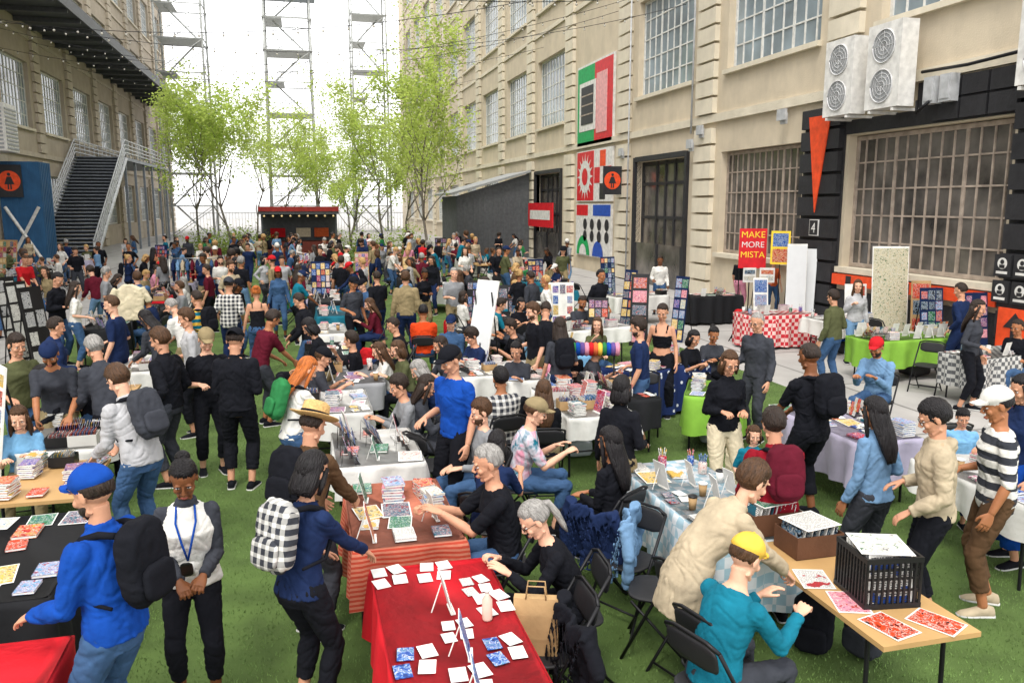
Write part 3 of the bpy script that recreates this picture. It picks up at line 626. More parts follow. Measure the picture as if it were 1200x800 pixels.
def G_card():
    b=MB(); 
    for i,(x,y,a) in enumerate(((-.06,-.07,.1),(.06,-.05,-.12),(-.04,.08,-.05),(.07,.09,.2))): b.box((x,y,.0015+i*.0004),(.085,.12,.002),i%2,Matrix.Rotation(a,3,'Z'))
    return b.mesh('cards',2,False)
def G_stand():
    b=MB(); M=RX(-14).to_3x3(); b.box((0,.02,.13),(.17,.005,.25),1,M); b.box((0,.016,.13),(.158,.005,.235),0,M); b.tube([(0,.045,.19),(0,.11,0)],.004,6,1); b.bx(-.07,.07,-.03,.0,0,.01,1); return b.mesh('stand',2,False)
def G_box():
    b=MB(); t=.006
    b.bx(-.13,.13,-.17,.17,0,t,0)
    for s in(-1,1): b.bx(s*.13-t/2,s*.13+t/2,-.17,.17,t,.15,0); b.bx(-.127,.127,s*.17-t/2,s*.17+t/2,t,.15,0)
    for i in range(11): b.box((0,-.14+i*.026,.1),(.22,.004,.19+random.uniform(-.02,.02)),1+i%2,RX(-12).to_3x3())
    return b.mesh('box',3,False)
def G_jar():
    b=MB(); n=16; b.loft([[V((math.cos(a*2*math.pi/n)*r,math.sin(a*2*math.pi/n)*r,z)) for a in range(n)] for r,z in((.035,0),(.038,.01),(.038,.09),(.034,.1))],0)
    for i in range(5): a=i*1.3; b.tube([(.015*math.cos(a),.015*math.sin(a),.05),(.035*math.cos(a),.035*math.sin(a),.17)],.004,6,1)
    return b.mesh('jar',2,True)
def G_cup():
    b=MB(); n=18; L=lambda R,mi:b.loft([[V((math.cos(a*2*math.pi/n)*r,math.sin(a*2*math.pi/n)*r,z)) for a in range(n)] for r,z in R],mi)
    L(((.026,0),(.036,.1)),0); L(((.038,.1),(.038,.107),(.032,.114)),1); return b.mesh('cup',2,True)
def G_zrack():
    b=MB()
    for i in range(3):
        y=-.08+i*.07; z=.02+i*.08; b.bx(-.17,.17,y-.03,y+.03,z-.02,z-.012,2)
        for j in range(3): b.box((-.11+j*.11,y,z+.08),(.095,.004,.15),(j+i)%2,RX(-16).to_3x3())
    for s in(-1,1): b.tube([(s*.172,-.12,0),(s*.172,.1,.28),(s*.172,.12,0)],.005,6,2)
    return b.mesh('rack',3,False)
GD={'book':('book',G_book(),'book','lying flat'),'stack':('book_stack',G_stack(),'books','stacked'),'print':('art_print',G_print(),'print','lying flat'),'stand':('display_stand',G_stand(),'display stand','standing upright'),
 'box':('display_box',G_box(),'box','filled with prints'),'jar':('pen_jar',G_jar(),'jar','holding pens'),'rack':('zine_rack',G_zrack(),'zine rack','with upright zines'),'cup':('paper_cup',G_cup(),'cup','with lid'),'card':('sticker_cards',G_card(),'cards','spread out')}
def goods(t,n=12,kinds=None,faceside=1,cv=None):
    M,L,W,cl=t; cells=[]
    nx=2 if W<.7 else 3; ny=max(2,int(L/.25)); CV=cv or COV
    for i in range(nx):
        for j in range(ny): cells.append((-W/2+W*(i+.5)/nx,-L/2+.03+(L-.06)*(j+.5)/ny,i))
    random.shuffle(cells)
    for x,y,i in cells[:n]:
        edge=(i==(nx-1 if faceside>0 else 0))
        k=random.choice(kinds or (['book','print','print','card','stack','jar','book','cup','card'] if not edge else ['stand','stand','print','box','book','rack','stack']))
        nm,me,cat,how=GD[k]; (cn,cm)=random.choice(CV); (c2n,cm2)=random.choice(CV)
        R=RZ(random.uniform(-12,12)+(0 if k in('book','print','stack','card') else 90*faceside)); sc=random.uniform(.75,1.08)
        if k=='box': ms=[random.choice([BLK,CARD,GREYT]),cm,cm2]; sc*=.75
        elif k=='jar': ms=[cm,cm2]
        elif k=='cup': ms=[random.choice([PAPER,CARD]),random.choice([PAPER,BLK])]; cn='white'; sc=1
        elif k=='rack': ms=[cm,cm2,BLK]; sc*=.75
        elif k=='stack': ms=[cm,PAPER,cm2]
        else: ms=[cm,PAPER]
        O(nm,me,M@T((x+random.uniform(-.03,.03),y,.759+(.0035 if k in('book','print','card') else 0)))@R@S(sc),label='%s %s %s on the %s market table'%(cn.replace('_',' '),nm.replace('_',' '),how,cl.replace('_',' ')),cat=cat,grp=cat+' items on stall tables',mats=ms)
goods(table(532,740,1.83,.76,0,'red',.45),12,['card','card','card','print','stand','card'],-1,WTX+[COV[1]])
goods(table(468,597,1.35,.78,0,'rust patterned',.45),14,['book','print','stack','stand','book'],-1)
goods(table(440,522,1.2,.8,0,'white',.3),14,['rack','stand','print','book','rack'],-1)
goods(table(392,470,1.2,.8,0,'white',.3),12,None,-1)
goods(table(412,438,1.3,.8,0,'grey',.35),12,None,-1)
goods(table(388,408,1.3,.8,0,'black',.35),12,None,-1)
goods(table(380,385,1.3,.8,0,'white',.25),12,None,-1)
goods(table(18,648,1.5,.8,0,'black',.68),13,['print','print','book','print'],1)
goods(table(62,560,1.1,.7,0,'wood'),8,['box','stack','book'],1)
goods(table(85,508,1.2,.7,0,'white',.3),8,['box','stack','print'],1)
goods(table(120,462,1.2,.7,0,'wood'),8)
goods(table(160,425,1.4,.7,0,'white',.3),10)
goods(table(-18,800,.8,.6,0,'red',.5),2,['card'])
goods(table(612,433,1.4,.76,0,'white',.25),16)
goods(table(680,468,1.6,.8,0,'white',.25),18,['box','jar','stand','stack','box'],1)
goods(table(826,580,1.83,.76,0,'gingham blue',.55),21,['print','stand','book','jar','print','card','cup'],-1)
tw=table(974,664,1.8,.64,0,'wood'); NTW=len(TAB)-1
goods(table(772,424,1.8,.76,60,'starry blue',.68),17)
goods(table(838,455,1.0,.7,30,'green',.5),8)
goods(table(985,492,1.6,.76,0,'lilac',.5),16)
goods(table(1068,393,2.2,.76,88,'green',.5),22,['stand','book','jar','box','stack','rack'])
goods(table(1165,412,1.6,.76,80,'gingham grey',.5),12)
goods(table(985,372,1.3,.76,88,'white',.35),12)
goods(table(908,366,1.6,.76,88,'gingham red',.7),12)
goods(table(832,345,1.5,.76,85,'black',.7),12)
goods(table(688,382,1.6,.76,75,'white',.3),14)
goods(table(548,430,1.3,.76,0,'white',.3),12)
goods(table(1180,560,1.4,.76,0,'white',.3),12)
goods(table(745,345,1.6,.76,80,'white',.4),10); goods(table(650,408,1.4,.76,0,'sky_blue',.4),12); goods(table(722,455,1.2,.7,0,'black',.4),12,None,-1)
def clear(x,y,d=.5,tab=True):
    for a,b_ in PEOPLE:
        if (a-x)**2+(b_-y)**2<d*d: return False
    if tab:
        for tx,ty,L,W,an in TAB:
            if abs(an)>45: L,W=W,L
            if abs(x-tx)<W/2+.2 and abs(y-ty)<L/2+.2: return False
    return True
TCS=['black','black','black','charcoal','navy','white','white','grey','light_grey','denim','red','maroon','teal','olive','beige','green','pink','brown','khaki','light_denim']
def rnd_person(x,y,face,po,faceon=False):
    f=random.random()<.5; hr=random.choice(['long','long','bob','bun','pony']) if f else random.choice(['short','mop','mop','curly','buzz','afro','short'])
    P(0,0,random.uniform(1.58,1.7) if f else random.uniform(1.68,1.85),face,po,random.choice(['tee','tee','long','jacket','tee','jacket']),random.choice(TCS),random.choice(['trousers','jeans','jeans']),random.choice(['black','denim','charcoal','navy','khaki','denim','light_denim']),hr,random.choice(['black','dark','dark','brown','brown','blond','grey']),random.choice([0,0,1,1,2,3]),random.choice([None]*5+['cap']),random.choice(['black','navy','white','red']),'f' if f else 'm',bag=None if 'sit' in po else random.choice([None]*6+['black']),w=random.uniform(.95,1.05),loc=(x,y),faceon=faceon,grp='crowd of visitors',beard=(not f and random.random()<.3))
def staff(x,y,ang,W,side,n=2,L=1.5):
    for sd_,kinds in((side,['sit_table','sit_table','sit_talk','sit']),(-side,['stand2','browse','reach','talk','phone'])):
        for k in range(random.choice([1,2]) if sd_==side else random.choice([0,1,2,2])):
            lx=sd_*(W/2+.42); ly=random.uniform(-L/2+.3,L/2-.3); w_=RZ(ang)@V((lx,ly,0)); px,py=x+w_.x,y+w_.y
            if clear(px,py,.55): rnd_person(px,py,ang+(-90 if sd_>0 else 90)+random.uniform(-20,20),random.choice(kinds),py<20)
for X in(-9.6,-3.7,.4,4.0,7.3):
    y={-9.6:15.5,-3.7:17.5,.4:18.5,4.0:16.5,7.3:22}[X]
    while y<40:
        if random.random()<.92:
            an=random.choice([0,0,0,90]); L=random.choice([1.5,1.8]); lx=X+random.uniform(-.3,.3); sd=random.choice([-1,1])
            goods(table(0,0,L,.76,an,random.choice(['white','black','black','red','lilac','white','grey','navy','teal','wood']),random.choice([.3,.3,.5,.68]),(lx,y,0)),8,['stand','stand','box','stack','rack','print'],-sd)
            staff(lx,y,an,.76,sd,2,L)
        y+=random.uniform(2.1,2.7)
# milk crate + boxes on wood table
M=tw[0]
cr=MB()
for z0 in(0,.27): cr.bx(-.17,.17,-.17,-.155,z0,z0+.03); cr.bx(-.17,.17,.155,.17,z0,z0+.03); cr.bx(-.17,-.155,-.155,.155,z0,z0+.03); cr.bx(.155,.17,-.155,.155,z0,z0+.03)
cr.bx(-.155,.155,-.155,.155,.002,.01)
for s in(-1,1):
    for i in range(11):
        k=-.16+i*.032; cr.bx(k-.006,k+.006,s*.163-.006,s*.163+.006,.03,.27); cr.bx(s*.163-.006,s*.163+.006,k-.006,k+.006,.031,.269)
    for z in(.1,.17,.22): cr.bx(-.165,.165,s*.1585-.004,s*.1585+.004,z,z+.012); cr.bx(s*.1585-.004,s*.1585+.004,-.154,.154,z+.001,z+.013)
CRM=cr.mesh('cr',[BLK],False)
x,y,a,s=.04,-.38,8,1.05
O('milk_crate',CRM,M@T((x,y,.747))@RZ(a)@S(s),label='black plastic milk crate full of records on the wood table',cat='crate')
for i in range(9): O('record_sleeve',GD['print'][1],M@T((x,y,.747))@RZ(a)@S(s)@T((0,-.13+i*.03,.16))@RX(84)@S(1.2,1,1),label='upright record sleeve inside the black milk crate',cat='record',grp='record sleeves in the crate',mats=[random.choice(COV)[1],PAPER])
O('art_print',GD['print'][1],M@T((x,y,1.075))@RZ(a+12)@S(1.4,1.05,1),label='white printed sheet lying on top of the milk crate',cat='print',mats=[cov('white','green'),PAPER])
BRB=mat('brown box',c('#5c3f2e'),.7)
for x,y,sc in((-.05,.7,1.15),(.03,.3,1.05)):
    O('display_box',GD['box'][1],M@T((x,y,.747))@RZ(90)@S(sc),label='brown wooden box of zines on the wood table',cat='box',grp='display boxes',mats=[BRB,random.choice(COV)[1],PAPER]); O('art_print',GD['print'][1],M@T((x,y,.747+.2*sc))@RZ(80)@S(1.3,1,1),label='printed sheet lying on top of a brown box',cat='print',grp='prints on boxes',mats=[random.choice(WTX+COV[:4])[1],PAPER])
for x,y in((-.14,-.72),(.15,-.75),(-.2,-.1),(-.18,-.42)):
    O('art_print',GD['print'][1],M@T((x,y,.748))@RZ(random.uniform(-30,30))@S(.9),label='art print lying flat on the wood table',cat='print',grp='prints on the wood table',mats=[random.choice(COV+WTX)[1],PAPER])
tb_=MB(); rbox(tb_,(0,0,.14),(.5,.36,.27),0,.2); BIN=tb_.mesh('bin',1); tb_=MB(); rbox(tb_,(0,0,.29),(.54,.4,.035),0,.2); LID=tb_.mesh('lid',1)
for i,(tx,ty,L,W,an) in enumerate(TAB):
    if ty<18 and i%2==0 and i!=NTW:
        w_=RZ(an)@V((0,random.uniform(-.3,.3),0)); o=O('storage_bin',BIN,T((tx+w_.x,ty+w_.y,.013))@RZ(an+90),label='plastic storage bin tucked under a market table',cat='bin',grp='storage bins under tables',mats=[random.choice([CLR,BLK,cloth('grey')])]); O('lid',LID,None,o,mats=[random.choice([BLK,BLK,cloth('blue'),cloth('grey')])])
    if 6<ty<26:
        for k in range(2):
            w_=RZ(an)@V((random.choice([-1,1])*(W/2+random.uniform(.35,.6)),random.uniform(-L/2,L/2),0)); px,py=tx+w_.x,ty+w_.y
            if clear(px,py,.5):
                if random.random()<.5: chair(T((px,py,.0))@RZ(random.uniform(0,360))); PEOPLE.append((px,py))
                else:
                    cc=random.choice(['black','navy','khaki','red','cream','olive']); o=O('backpack',BP_MAIN,T((px,py,.2))@RZ(random.uniform(0,360))@T((0,.21,0)),label='%s bag resting on the turf beside a stall'%cc,cat='backpack',grp='bags on the ground',mats=[cloth(cc)]); O('pocket',BP_POCK,None,o,mats=[cloth(cc)]); 
for u,v,cc in((950,765,'black'),(1010,770,'charcoal'),(700,640,'navy'),(545,580,'charcoal'),(330,470,'black')):
    q=spot(u,v); o=O('backpack',BP_MAIN,T((q.x,q.y,.2))@RZ(random.uniform(0,360))@T((0,.21,0)),label='%s backpack resting on the turf by a stall'%cc,cat='backpack',mats=[cloth(cc)]); O('pocket',BP_POCK,None,o,mats=[cloth(cc)])
q=spot(571,725,.76); n=16
bo=O('bottle',MB().loft([[V((math.cos(a*2*math.pi/n)*r,math.sin(a*2*math.pi/n)*r,z)) for a in range(n)] for r,z in((.028,0),(.03,.01),(.03,.12),(.012,.15),(.012,.165))]).mesh('b',[mat('bottle pink',c('#d9b8a8'),.2,bump=0)]),T((q.x,q.y,.759)),label='clear pink bottle standing on the red table',cat='bottle')
O('bottle_cap',MB().tube([(0,0,.165),(0,0,.19)],.014,12).mesh('b',[PAPER]),None,bo)
for u,v,a in((815,715,70),(845,780,75),(735,655,-120),(770,690,-60),(650,760,-90),(505,545,60),(540,520,-90)):
    q=spot(u,v,.45); chair(T((q.x,q.y,0))@RZ(a))
def drape(u,v,z,a,colr,lab):
    q=spot(u,v,z); mb=MB(); rr=[]
    for i in range(14):
        t=i/13; y=(-.06 if t>.5 else .06)*min(1,abs(t-.5)*3); zz=-abs(t-.5)*.95
        rr.append([V((-.26+.52*j/15+.02*math.sin(j+i*.5),y+.025*math.sin(j*1.1+i*.35),zz+.02*math.sin(j*.8))) for j in range(16)]+[V((-.26+.52*j/15+.02*math.sin(j+i*.5),y*.9+.012+.025*math.sin(j*1.1+i*.35),zz-.012+.02*math.sin(j*.8))) for j in range(15,-1,-1)])
    mb.loft(rr); mb.tube([(-.2,-.03,-.02),(-.3,-.06,-.25),(-.27,-.04,-.48)],[.05,.045,.035],10); mb.tube([(.2,-.03,-.02),(.3,-.06,-.25),(.27,-.04,-.5)],[.05,.045,.035],10)
    O('jacket',vox(mb,.012,2,.012),T(q)@RZ(a),label=lab,cat='jacket',mats=[cloth(colr)])
drape(735,598,.86,-60,'light_denim','light blue denim jacket draped over a folding chair back'); drape(690,590,.86,-120,'navy','navy jacket draped over a folding chair back')
drape(668,712,.86,-90,'black','black coat draped over a folding chair back')
q=spot(628,755,.5); b=MB(); b.loft([[V((sx*w_,sy*d_,z_)) for sx,sy in((-1,-1),(1,-1),(1,1),(-1,1))] for w_,d_,z_ in((.13,.06,0),(.135,.062,.12),(.13,.05,.26),(.132,.03,.36))]); o=O('paper_bag',b.mesh('t',[CARD],False),T((q.x,q.y,.45))@RZ(20),label='brown paper bag with handles resting on a chair',cat='bag')
for s in(-1,1): O('handle',MB().tube([(-.06,s*.03,.355),(-.05,s*.035,.44),(.05,s*.035,.44),(.06,s*.03,.355)],.005,6).mesh('h',[CARD]),None,o)
q=spot(690,409,1.15); b=MB(); RCOL=[cloth(x) for x in('red','orange','yellow','green','blue','purple','pink')]
for i in range(14):
    x=-.42+i*.06; b.tube([(x,0,0),(x+.03,0,.0),(x+.06,0,0)],[.085,.1,.085],16,i%7)
o=O('knitted_roll',b.mesh('r',RCOL),T(q)@RZ(15),label='rainbow striped knitted roll mounted above a stall table',cat='craft item')
sp_=MB(); 
for s in(-1,1): sp_.tube([(s*.35,0,-1.15),(s*.35,0,-.08)],.012,6)
O('stand',sp_.mesh('s',[MET]),None,o)
# ------------------------------------------------------------------ boards, racks
WB=mat('white board',(.66,.68,.69),.5,bump=0,var=.03)
def board(u,v,w,h,ang,tilt,m,lab,name='display_board',z0=0.,loc=None,bw=False,cs=None):
    q=spot(u,v,z0) if loc is None else V(loc); b=MB(); R=RX(-tilt).to_3x3(); b.box((0,0,h/2),(w,.02,h),0,R)
    if m is None:
        cs=cs or random.choice([.12,.16,.22]); nx=max(1,int(w/cs)); ny=max(1,int(h*.9/(cs*1.25)))
        for i in range(nx):
            for j in range(ny):
                if random.random()<.1 and nx>1: continue
                b.box(R@V(((i+.5-nx/2)*w*.96/nx,-.013,(j+.5-ny/2)*h*.94/ny))+V((0,0,h/2)),(w*.9/nx*random.uniform(.75,1),.003,h*.9/ny*random.uniform(.7,1)),3+random.randrange(6),R)
    else: b.box((0,-.012,h/2),(w*.96,.004,h*.96),1,R)
    for s in(-1,1): b.tube([(s*w*.4,.1,h*.9),(s*w*.4,.35,0)],.012,6,2)
    ms=[BLK if bw else random.choice([BLK,BLK,CARD,cloth('navy'),PAPER]),m or WB,MET]+[random.choice(BWC) if bw else random.choice(COV[:16])[1] for _ in range(6)]
    return O(name,b.mesh('b',ms,False),T((q.x,q.y,z0))@RZ(ang),label=lab,cat='board',grp='upright display boards')
board(562,470,.45,1.95,55,14,WB,'tall blank white board leaning on a stand'); board(930,380,.5,2.1,20,3,WB,'tall white folding panel with small cards'); board(944,378,.4,2.0,50,3,WB,'tall white folding panel beside another panel')
board(1038,404,.8,2.2,15,6,cov('cream','green'),'tall pale green art print board behind a stall table')
for u,v,w,h,a in((590,400,.7,1.3,10),(655,395,.7,1.3,10),(748,405,.4,1.6,30),(735,395,.35,1.6,60),(795,400,.35,1.5,60),(378,375,.5,1.6,0),(6,618,.35,1.6,60),(805,330,.6,1.3,20),(517,310,.6,1.4,0),(190,330,.6,1.5,30),(12,330,.9,1.7,30),(425,340,.5,1.4,0),(628,355,.5,1.4,0),(458,330,.5,1.4,10),(700,425,.4,1.3,20),(712,350,.5,1.4,0),(560,400,.5,1.4,20),(480,350,.4,1.4,0),(345,320,.5,1.4,0),(890,378,.4,1.2,10),(1000,398,.5,1.3,15),(1088,415,.5,1.4,10),(1140,425,.5,1.4,5),(1075,410,.4,1.5,20)):
    board(u,v,w,h,a,8,None,'display board covered with small colourful prints and cards')
for u,v in((52,455),(34,442),(20,430)): board(u,v,.45,1.75,-60,8,None,'narrow black rack of black and white prints',bw=True)
def text(s,size,M,m,par=None,name='lettering'):
    cu=bpy.data.curves.new('t','FONT'); cu.body=s; cu.size=size; cu.align_x='CENTER'; cu.extrude=.003
    ob=bpy.data.objects.new('t',cu); coll.objects.link(ob); me=bpy.data.meshes.new_from_object(ob.evaluated_get(bpy.context.evaluated_depsgraph_get())); bpy.data.objects.remove(ob)
    me.materials.clear(); me.materials.append(m); return O(name,me,M,par)
RED=mat('red paint',c('#c8202a'),.5,bump=0); YEL=mat('yellow paint',c('#f0c93a'),.5,bump=0); ORG=mat('orange paint',c('#e2502a'),.6,'grime'); WHT=mat('white paint',(.66,.65,.62),.6,bump=.05); BLKP=mat('black paint',(.024,.024,.027),.55,bump=.3); GRN=mat('green paint',c('#1f9a55'),.6,bump=0); BLU=mat('blue paint',c('#2a4fa8'),.6,bump=0); PNK=mat('pink paint',c('#dba0a0'),.6,bump=0)
SGM=T((12.2,20.3,0))@RZ(25)
o=O('poster_sign',MB().bx(-.37,.37,-.01,.01,1.35,2.45).mesh('s',[RED],False),SGM,label='red poster sign with yellow lettering behind a stall',cat='sign')
text('MAKE',.25,T((0,-.015,2.2))@RX(90),YEL,o); text('MORE',.23,T((0,-.015,1.93))@RX(90),WHT,o); text('MISTA',.24,T((0,-.015,1.65))@RX(90),YEL,o)
for s in(-.34,.34): O('post',MB().tube([(s,.03,0),(s,.03,2.4)],.015,8).mesh('p',[MET]),None,o)
for x_,y_,w_,z0,z1,a_,k in((12.62,19.6,.25,1.5,2.4,35,YEL),(11.9,19.9,.18,1.0,1.4,10,WHT),(12.5,20.9,.22,1.3,2.2,30,YEL),(12.35,19.75,.2,1.0,1.4,30,WHT)):
    o=O('poster_sign',MB().bx(-w_,w_,-.01,.01,z0,z1,0).bx(-w_*.8,w_*.8,-.014,-.01,z0+.06,(z0+z1)/2-.03,1).bx(-w_*.8,w_*.8,-.014,-.01,(z0+z1)/2+.03,z1-.06,2).mesh('s',[k,random.choice(COV)[1],random.choice(COV)[1]],False),T((x_,y_,0))@RZ(a_),label='small poster panel with colourful prints on a post',cat='sign',grp='small poster panels'); O('post',MB().tube([(0,.03,0),(0,.03,z1)],.012,8).mesh('p',[MET]),None,o)
def crack(loc,ang,n,cols):
    M=T(loc)@RZ(ang); b=MB()
    for s in(-1,1): b.tube([(s*.7,0,0),(s*.7,0,1.6)],.013,8); b.tube([(s*.7,-.25,.03),(s*.7,.25,.03)],.013,8)
    b.tube([(-.7,0,1.6),(.7,0,1.6)],.013,8); O('clothes_rack',b.mesh('r',[mat('steel',(.5,.5,.5),.3,metal=.9,bump=0)]),M,label='metal clothes rack with hanging shirts',cat='clothes rack',grp='clothes racks')
    for i in range(n):
        cc=cols[i%len(cols)]; O('hanging_shirt',CACHE['hs'],M@T((-.6+1.2*i/max(1,n-1),0,.96))@RZ(75),label='%s shirt hanging from a clothes rack'%cc.replace('_',' '),cat='shirt',grp='shirts on clothes racks',mats=[cloth(cc)])
m=MB(); m.loft([[V((math.cos(a*math.pi/8)*w,math.sin(a*math.pi/8)*d,z)) for a in range(16)] for w,d,z in((.21,.035,0),(.21,.04,.3),(.22,.04,.48),(.12,.03,.58),(.07,.02,.6))])
for s in(-1,1): m.tube([(s*.19,0,.53),(s*.3,0,.3)],[.05,.055],8)
CACHE['hs']=vox(m,.018,1,.012)
q=spot(232,368); crack((q.x,q.y,0),10,10,['navy','light_denim','beige','denim','maroon'])
q=spot(158,425); b=MB(); b.tube([(0,0,0),(0,0,1.3)],.02,8); b.tube([(-.25,0,.02),(.25,0,.02)],.015,8)
o=O('display_mannequin',b.mesh('m',[MET]),T((q.x,q.y,0))@RZ(170),label='stand displaying a cream t-shirt by a stall',cat='clothes stand'); O('t_shirt',CACHE['hs'],T((0,0,.85))@S(1.2),o,mats=[cloth('cream')])
# ------------------------------------------------------------------ crowd
npeople=sum(1 for o_ in coll.objects if o_.name.split('.')[0]=='person'); tries=0
while npeople<298 and tries<6000:
    tries+=1
    if random.random()<.85: x=random.gauss(.0,4.2); y=random.uniform(17,44)
    else: x=random.uniform(-12,12); y=random.uniform(22,46)
    if abs(x)>12 or (x>8.6 and y<30): continue
    if not clear(x,y,.55): continue
    rnd_person(x,y,random.uniform(0,360),random.choice(['stand','stand2','phone','pockets','crossed','reach','browse','walk','walk2','strap','hips','talk','stand2','talk'])); npeople+=1
# ------------------------------------------------------------------ ground
O('ground',MB().bx(-300,300,-60,500,-.3,0).mesh('g',[mat('concrete ground',(.42,.405,.385),.85,'slab',1.2,.12,.3,20)],False),kind='structure',label='light grey concrete courtyard paving')
TURF=mat('turf',(.09,.15,.036),.95,'noise',2.0,.3,.9,160)
O('turf',MB().bx(-5.4,8,-3,62,.0,.012).mesh('g',[TURF],False),kind='structure',label='green artificial turf strip')
rng=np.random.default_rng(3)
N=190000; Y=2+rng.random(N)**1.4*15; X=-5.35+rng.random(N)*13.3; hgt=.01+rng.random(N)*.018; w=.004; a=rng.random(N)*6.28
vv=np.zeros((N,3,3)); dx=np.cos(a)*w; dy=np.sin(a)*w
vv[:,0]=np.stack([X-dx,Y-dy,np.full(N,.011)],1); vv[:,1]=np.stack([X+dx,Y+dy,np.full(N,.011)],1); vv[:,2]=np.stack([X+(rng.random(N)-.5)*.03,Y+(rng.random(N)-.5)*.03,.012+hgt],1)
me=bpy.data.meshes.new('grass'); me.vertices.add(N*3); me.vertices.foreach_set('co',vv.reshape(-1)); me.loops.add(N*3); me.loops.foreach_set('vertex_index',np.arange(N*3,dtype=np.int32)); me.polygons.add(N); me.polygons.foreach_set('loop_start',np.arange(0,N*3,3,dtype=np.int32)); me.update(calc_edges=True); me.materials.append(mat('grass blades',(.125,.205,.055),.8,'noise',1.3,.35,0))
O('grass',me,kind='stuff',label='short green artificial grass blades')
# ------------------------------------------------------------------ buildings
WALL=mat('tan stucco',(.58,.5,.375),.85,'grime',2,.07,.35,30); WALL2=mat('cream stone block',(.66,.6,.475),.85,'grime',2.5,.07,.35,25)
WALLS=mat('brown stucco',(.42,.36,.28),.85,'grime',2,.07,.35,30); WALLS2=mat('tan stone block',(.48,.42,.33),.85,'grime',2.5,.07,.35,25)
GLS=mat('window glass',(.2,.25,.28),.12,'noise',.6,.5,.05,2,spec=.9); GLD=mat('dark glass',(.1,.09,.08),.15,'noise',1.2,.7,.05,2,spec=.8)
FRW=mat('white window frame',(.62,.62,.59),.6,bump=.05); FRB=mat('rusty brown window bars',(.34,.28,.23),.7,'noise',5,.3,.1)
def wmesh(w,h,nx,ny,bar,frm,gl):
    k=('w',w,h,nx,ny,frm.name)
    if k in CACHE: return CACHE[k]
    g=MB().bx(-.02,.02,-w/2,w/2,0,h).mesh('g',[gl],False); f=MB()
    f.bx(-.06,.06,-w/2,-w/2+.1,0,h);f.bx(-.06,.06,w/2-.1,w/2,0,h);f.bx(-.06,.06,-w/2+.1,w/2-.1,0,.1);f.bx(-.06,.06,-w/2+.1,w/2-.1,h-.1,h)
    for i in range(1,nx): y=-w/2+w*i/nx; t=bar*(2.2 if i in(nx//3,nx-nx//3) else 1); f.bx(-.05,.05,y-t/2,y+t/2,.1,h-.1)
    for j in range(1,ny): z=h*j/ny; f.bx(-.045,.045,-w/2+.1,w/2-.1,z-bar/2,z+bar/2)
    s=MB().bx(-.2,.1,-w/2-.08,w/2+.08,-.14,-.003)
    CACHE[k]=(g,f.mesh('f',[frm],False),s.mesh('s',[WALL2],False)); return CACHE[k]
def facade(name,xf,sg,y0,y1,bays,floors,roof,g0,label,solid=(),skip=(),W1=WALL,W2=WALL2):
    b=MB(); D=10
    root=bpy.data.objects.new(name,None); coll.objects.link(root); root.location=(xf,y0,0); root['label']=label; root['category']='building'
    RT=T((-xf,-y0,0))
    zprev=0
    def bx(x0,x1,ya,yb,z0,z1,mi=0): b.bx(x0,x1,ya,yb,z0,z1,mi)
    X0,X1=xf,xf+sg*.6
    for fi,(z0,z1) in enumerate(floors):
        bx(X0,X1,y0,y1,zprev,z0); ops=g0 if fi==0 else [q for i,q in enumerate(bays) if (fi,i) not in skip]
        yy=y0
        for a_,b__ in sorted(ops):
            if a_>yy: bx(X0,X1,yy,a_,z0,z1)
            yy=b__
        bx(X0,X1,yy,y1,z0,z1); zprev=z1
    bx(X0,X1,y0,y1,zprev,roof); bx(xf+sg*.6,xf+sg*D,y0,y1,0,roof)
    bx(xf-sg*.35,xf,y0,y1,roof-.6,roof+.3,1); bx(xf-sg*.12,xf,y0,y1,5.75,6.0,1)
    for fz in(12.2,18.4,24.6): bx(xf-sg*.08,xf,y0,y1,fz,fz+.2,1)
    O('wall',b.mesh('w',[W1,W2],False),RT,root)
    for y in [b__+1.15 for a_,b__ in bays]+[bays[0][0]-1.15]:
        if y+.65>y1 or y-.65<y0: continue
        pb_=MB(); z=6.05
        while z<roof-1.2:
            pb_.bx(xf-sg*.18,xf-sg*.002,y-.6,y+.6,z,z+.48); z+=.56
        if not any(abs(y-q)<.8 for q in solid):
            z=.05
            while z<5.2: pb_.bx(xf-sg*.18,xf-sg*.002,y-.6,y+.6,z,z+.48); z+=.56
        O('pilaster',pb_.mesh('p',[W2],False),RT,root)
    xi=xf+sg*.28
    for fi,(z0,z1) in enumerate(floors):
        if fi==0: continue
        for i,(a_,b__) in enumerate(bays):
            if (fi,i) in skip: continue
            g,f,s=wmesh(round(b__-a_,2),z1-z0,9,5,.045,FRW,GLS)
            w=O('window',g,RT@T((xi,(a_+b__)/2,z0)),root); O('frame',f,None,w); O('sill',s,T((-sg*.22 if sg>0 else .32,0,0)),w)
    return root,RT,xi
FL=[(1.55,4.78),(7.3,10.9),(13.5,17.1),(19.7,23.3),(25.9,29.3)]
bays=[(19.35+7.1*k,24.15+7.1*k) for k in range(-1,12)]
g0=[(13,17.9),(19.8,24.3)]+[(26.7,31.1)]+[(41,45.6)]+[(19.35+7.1*k,24.15+7.1*k) for k in range(5,12)]
rb,RT,xi=facade('factory_building',13.3,1,6,109,bays,FL,31,g0,'tan industrial building with rusticated pilasters and large gridded windows',solid=(18.2,),skip=((1,3),))
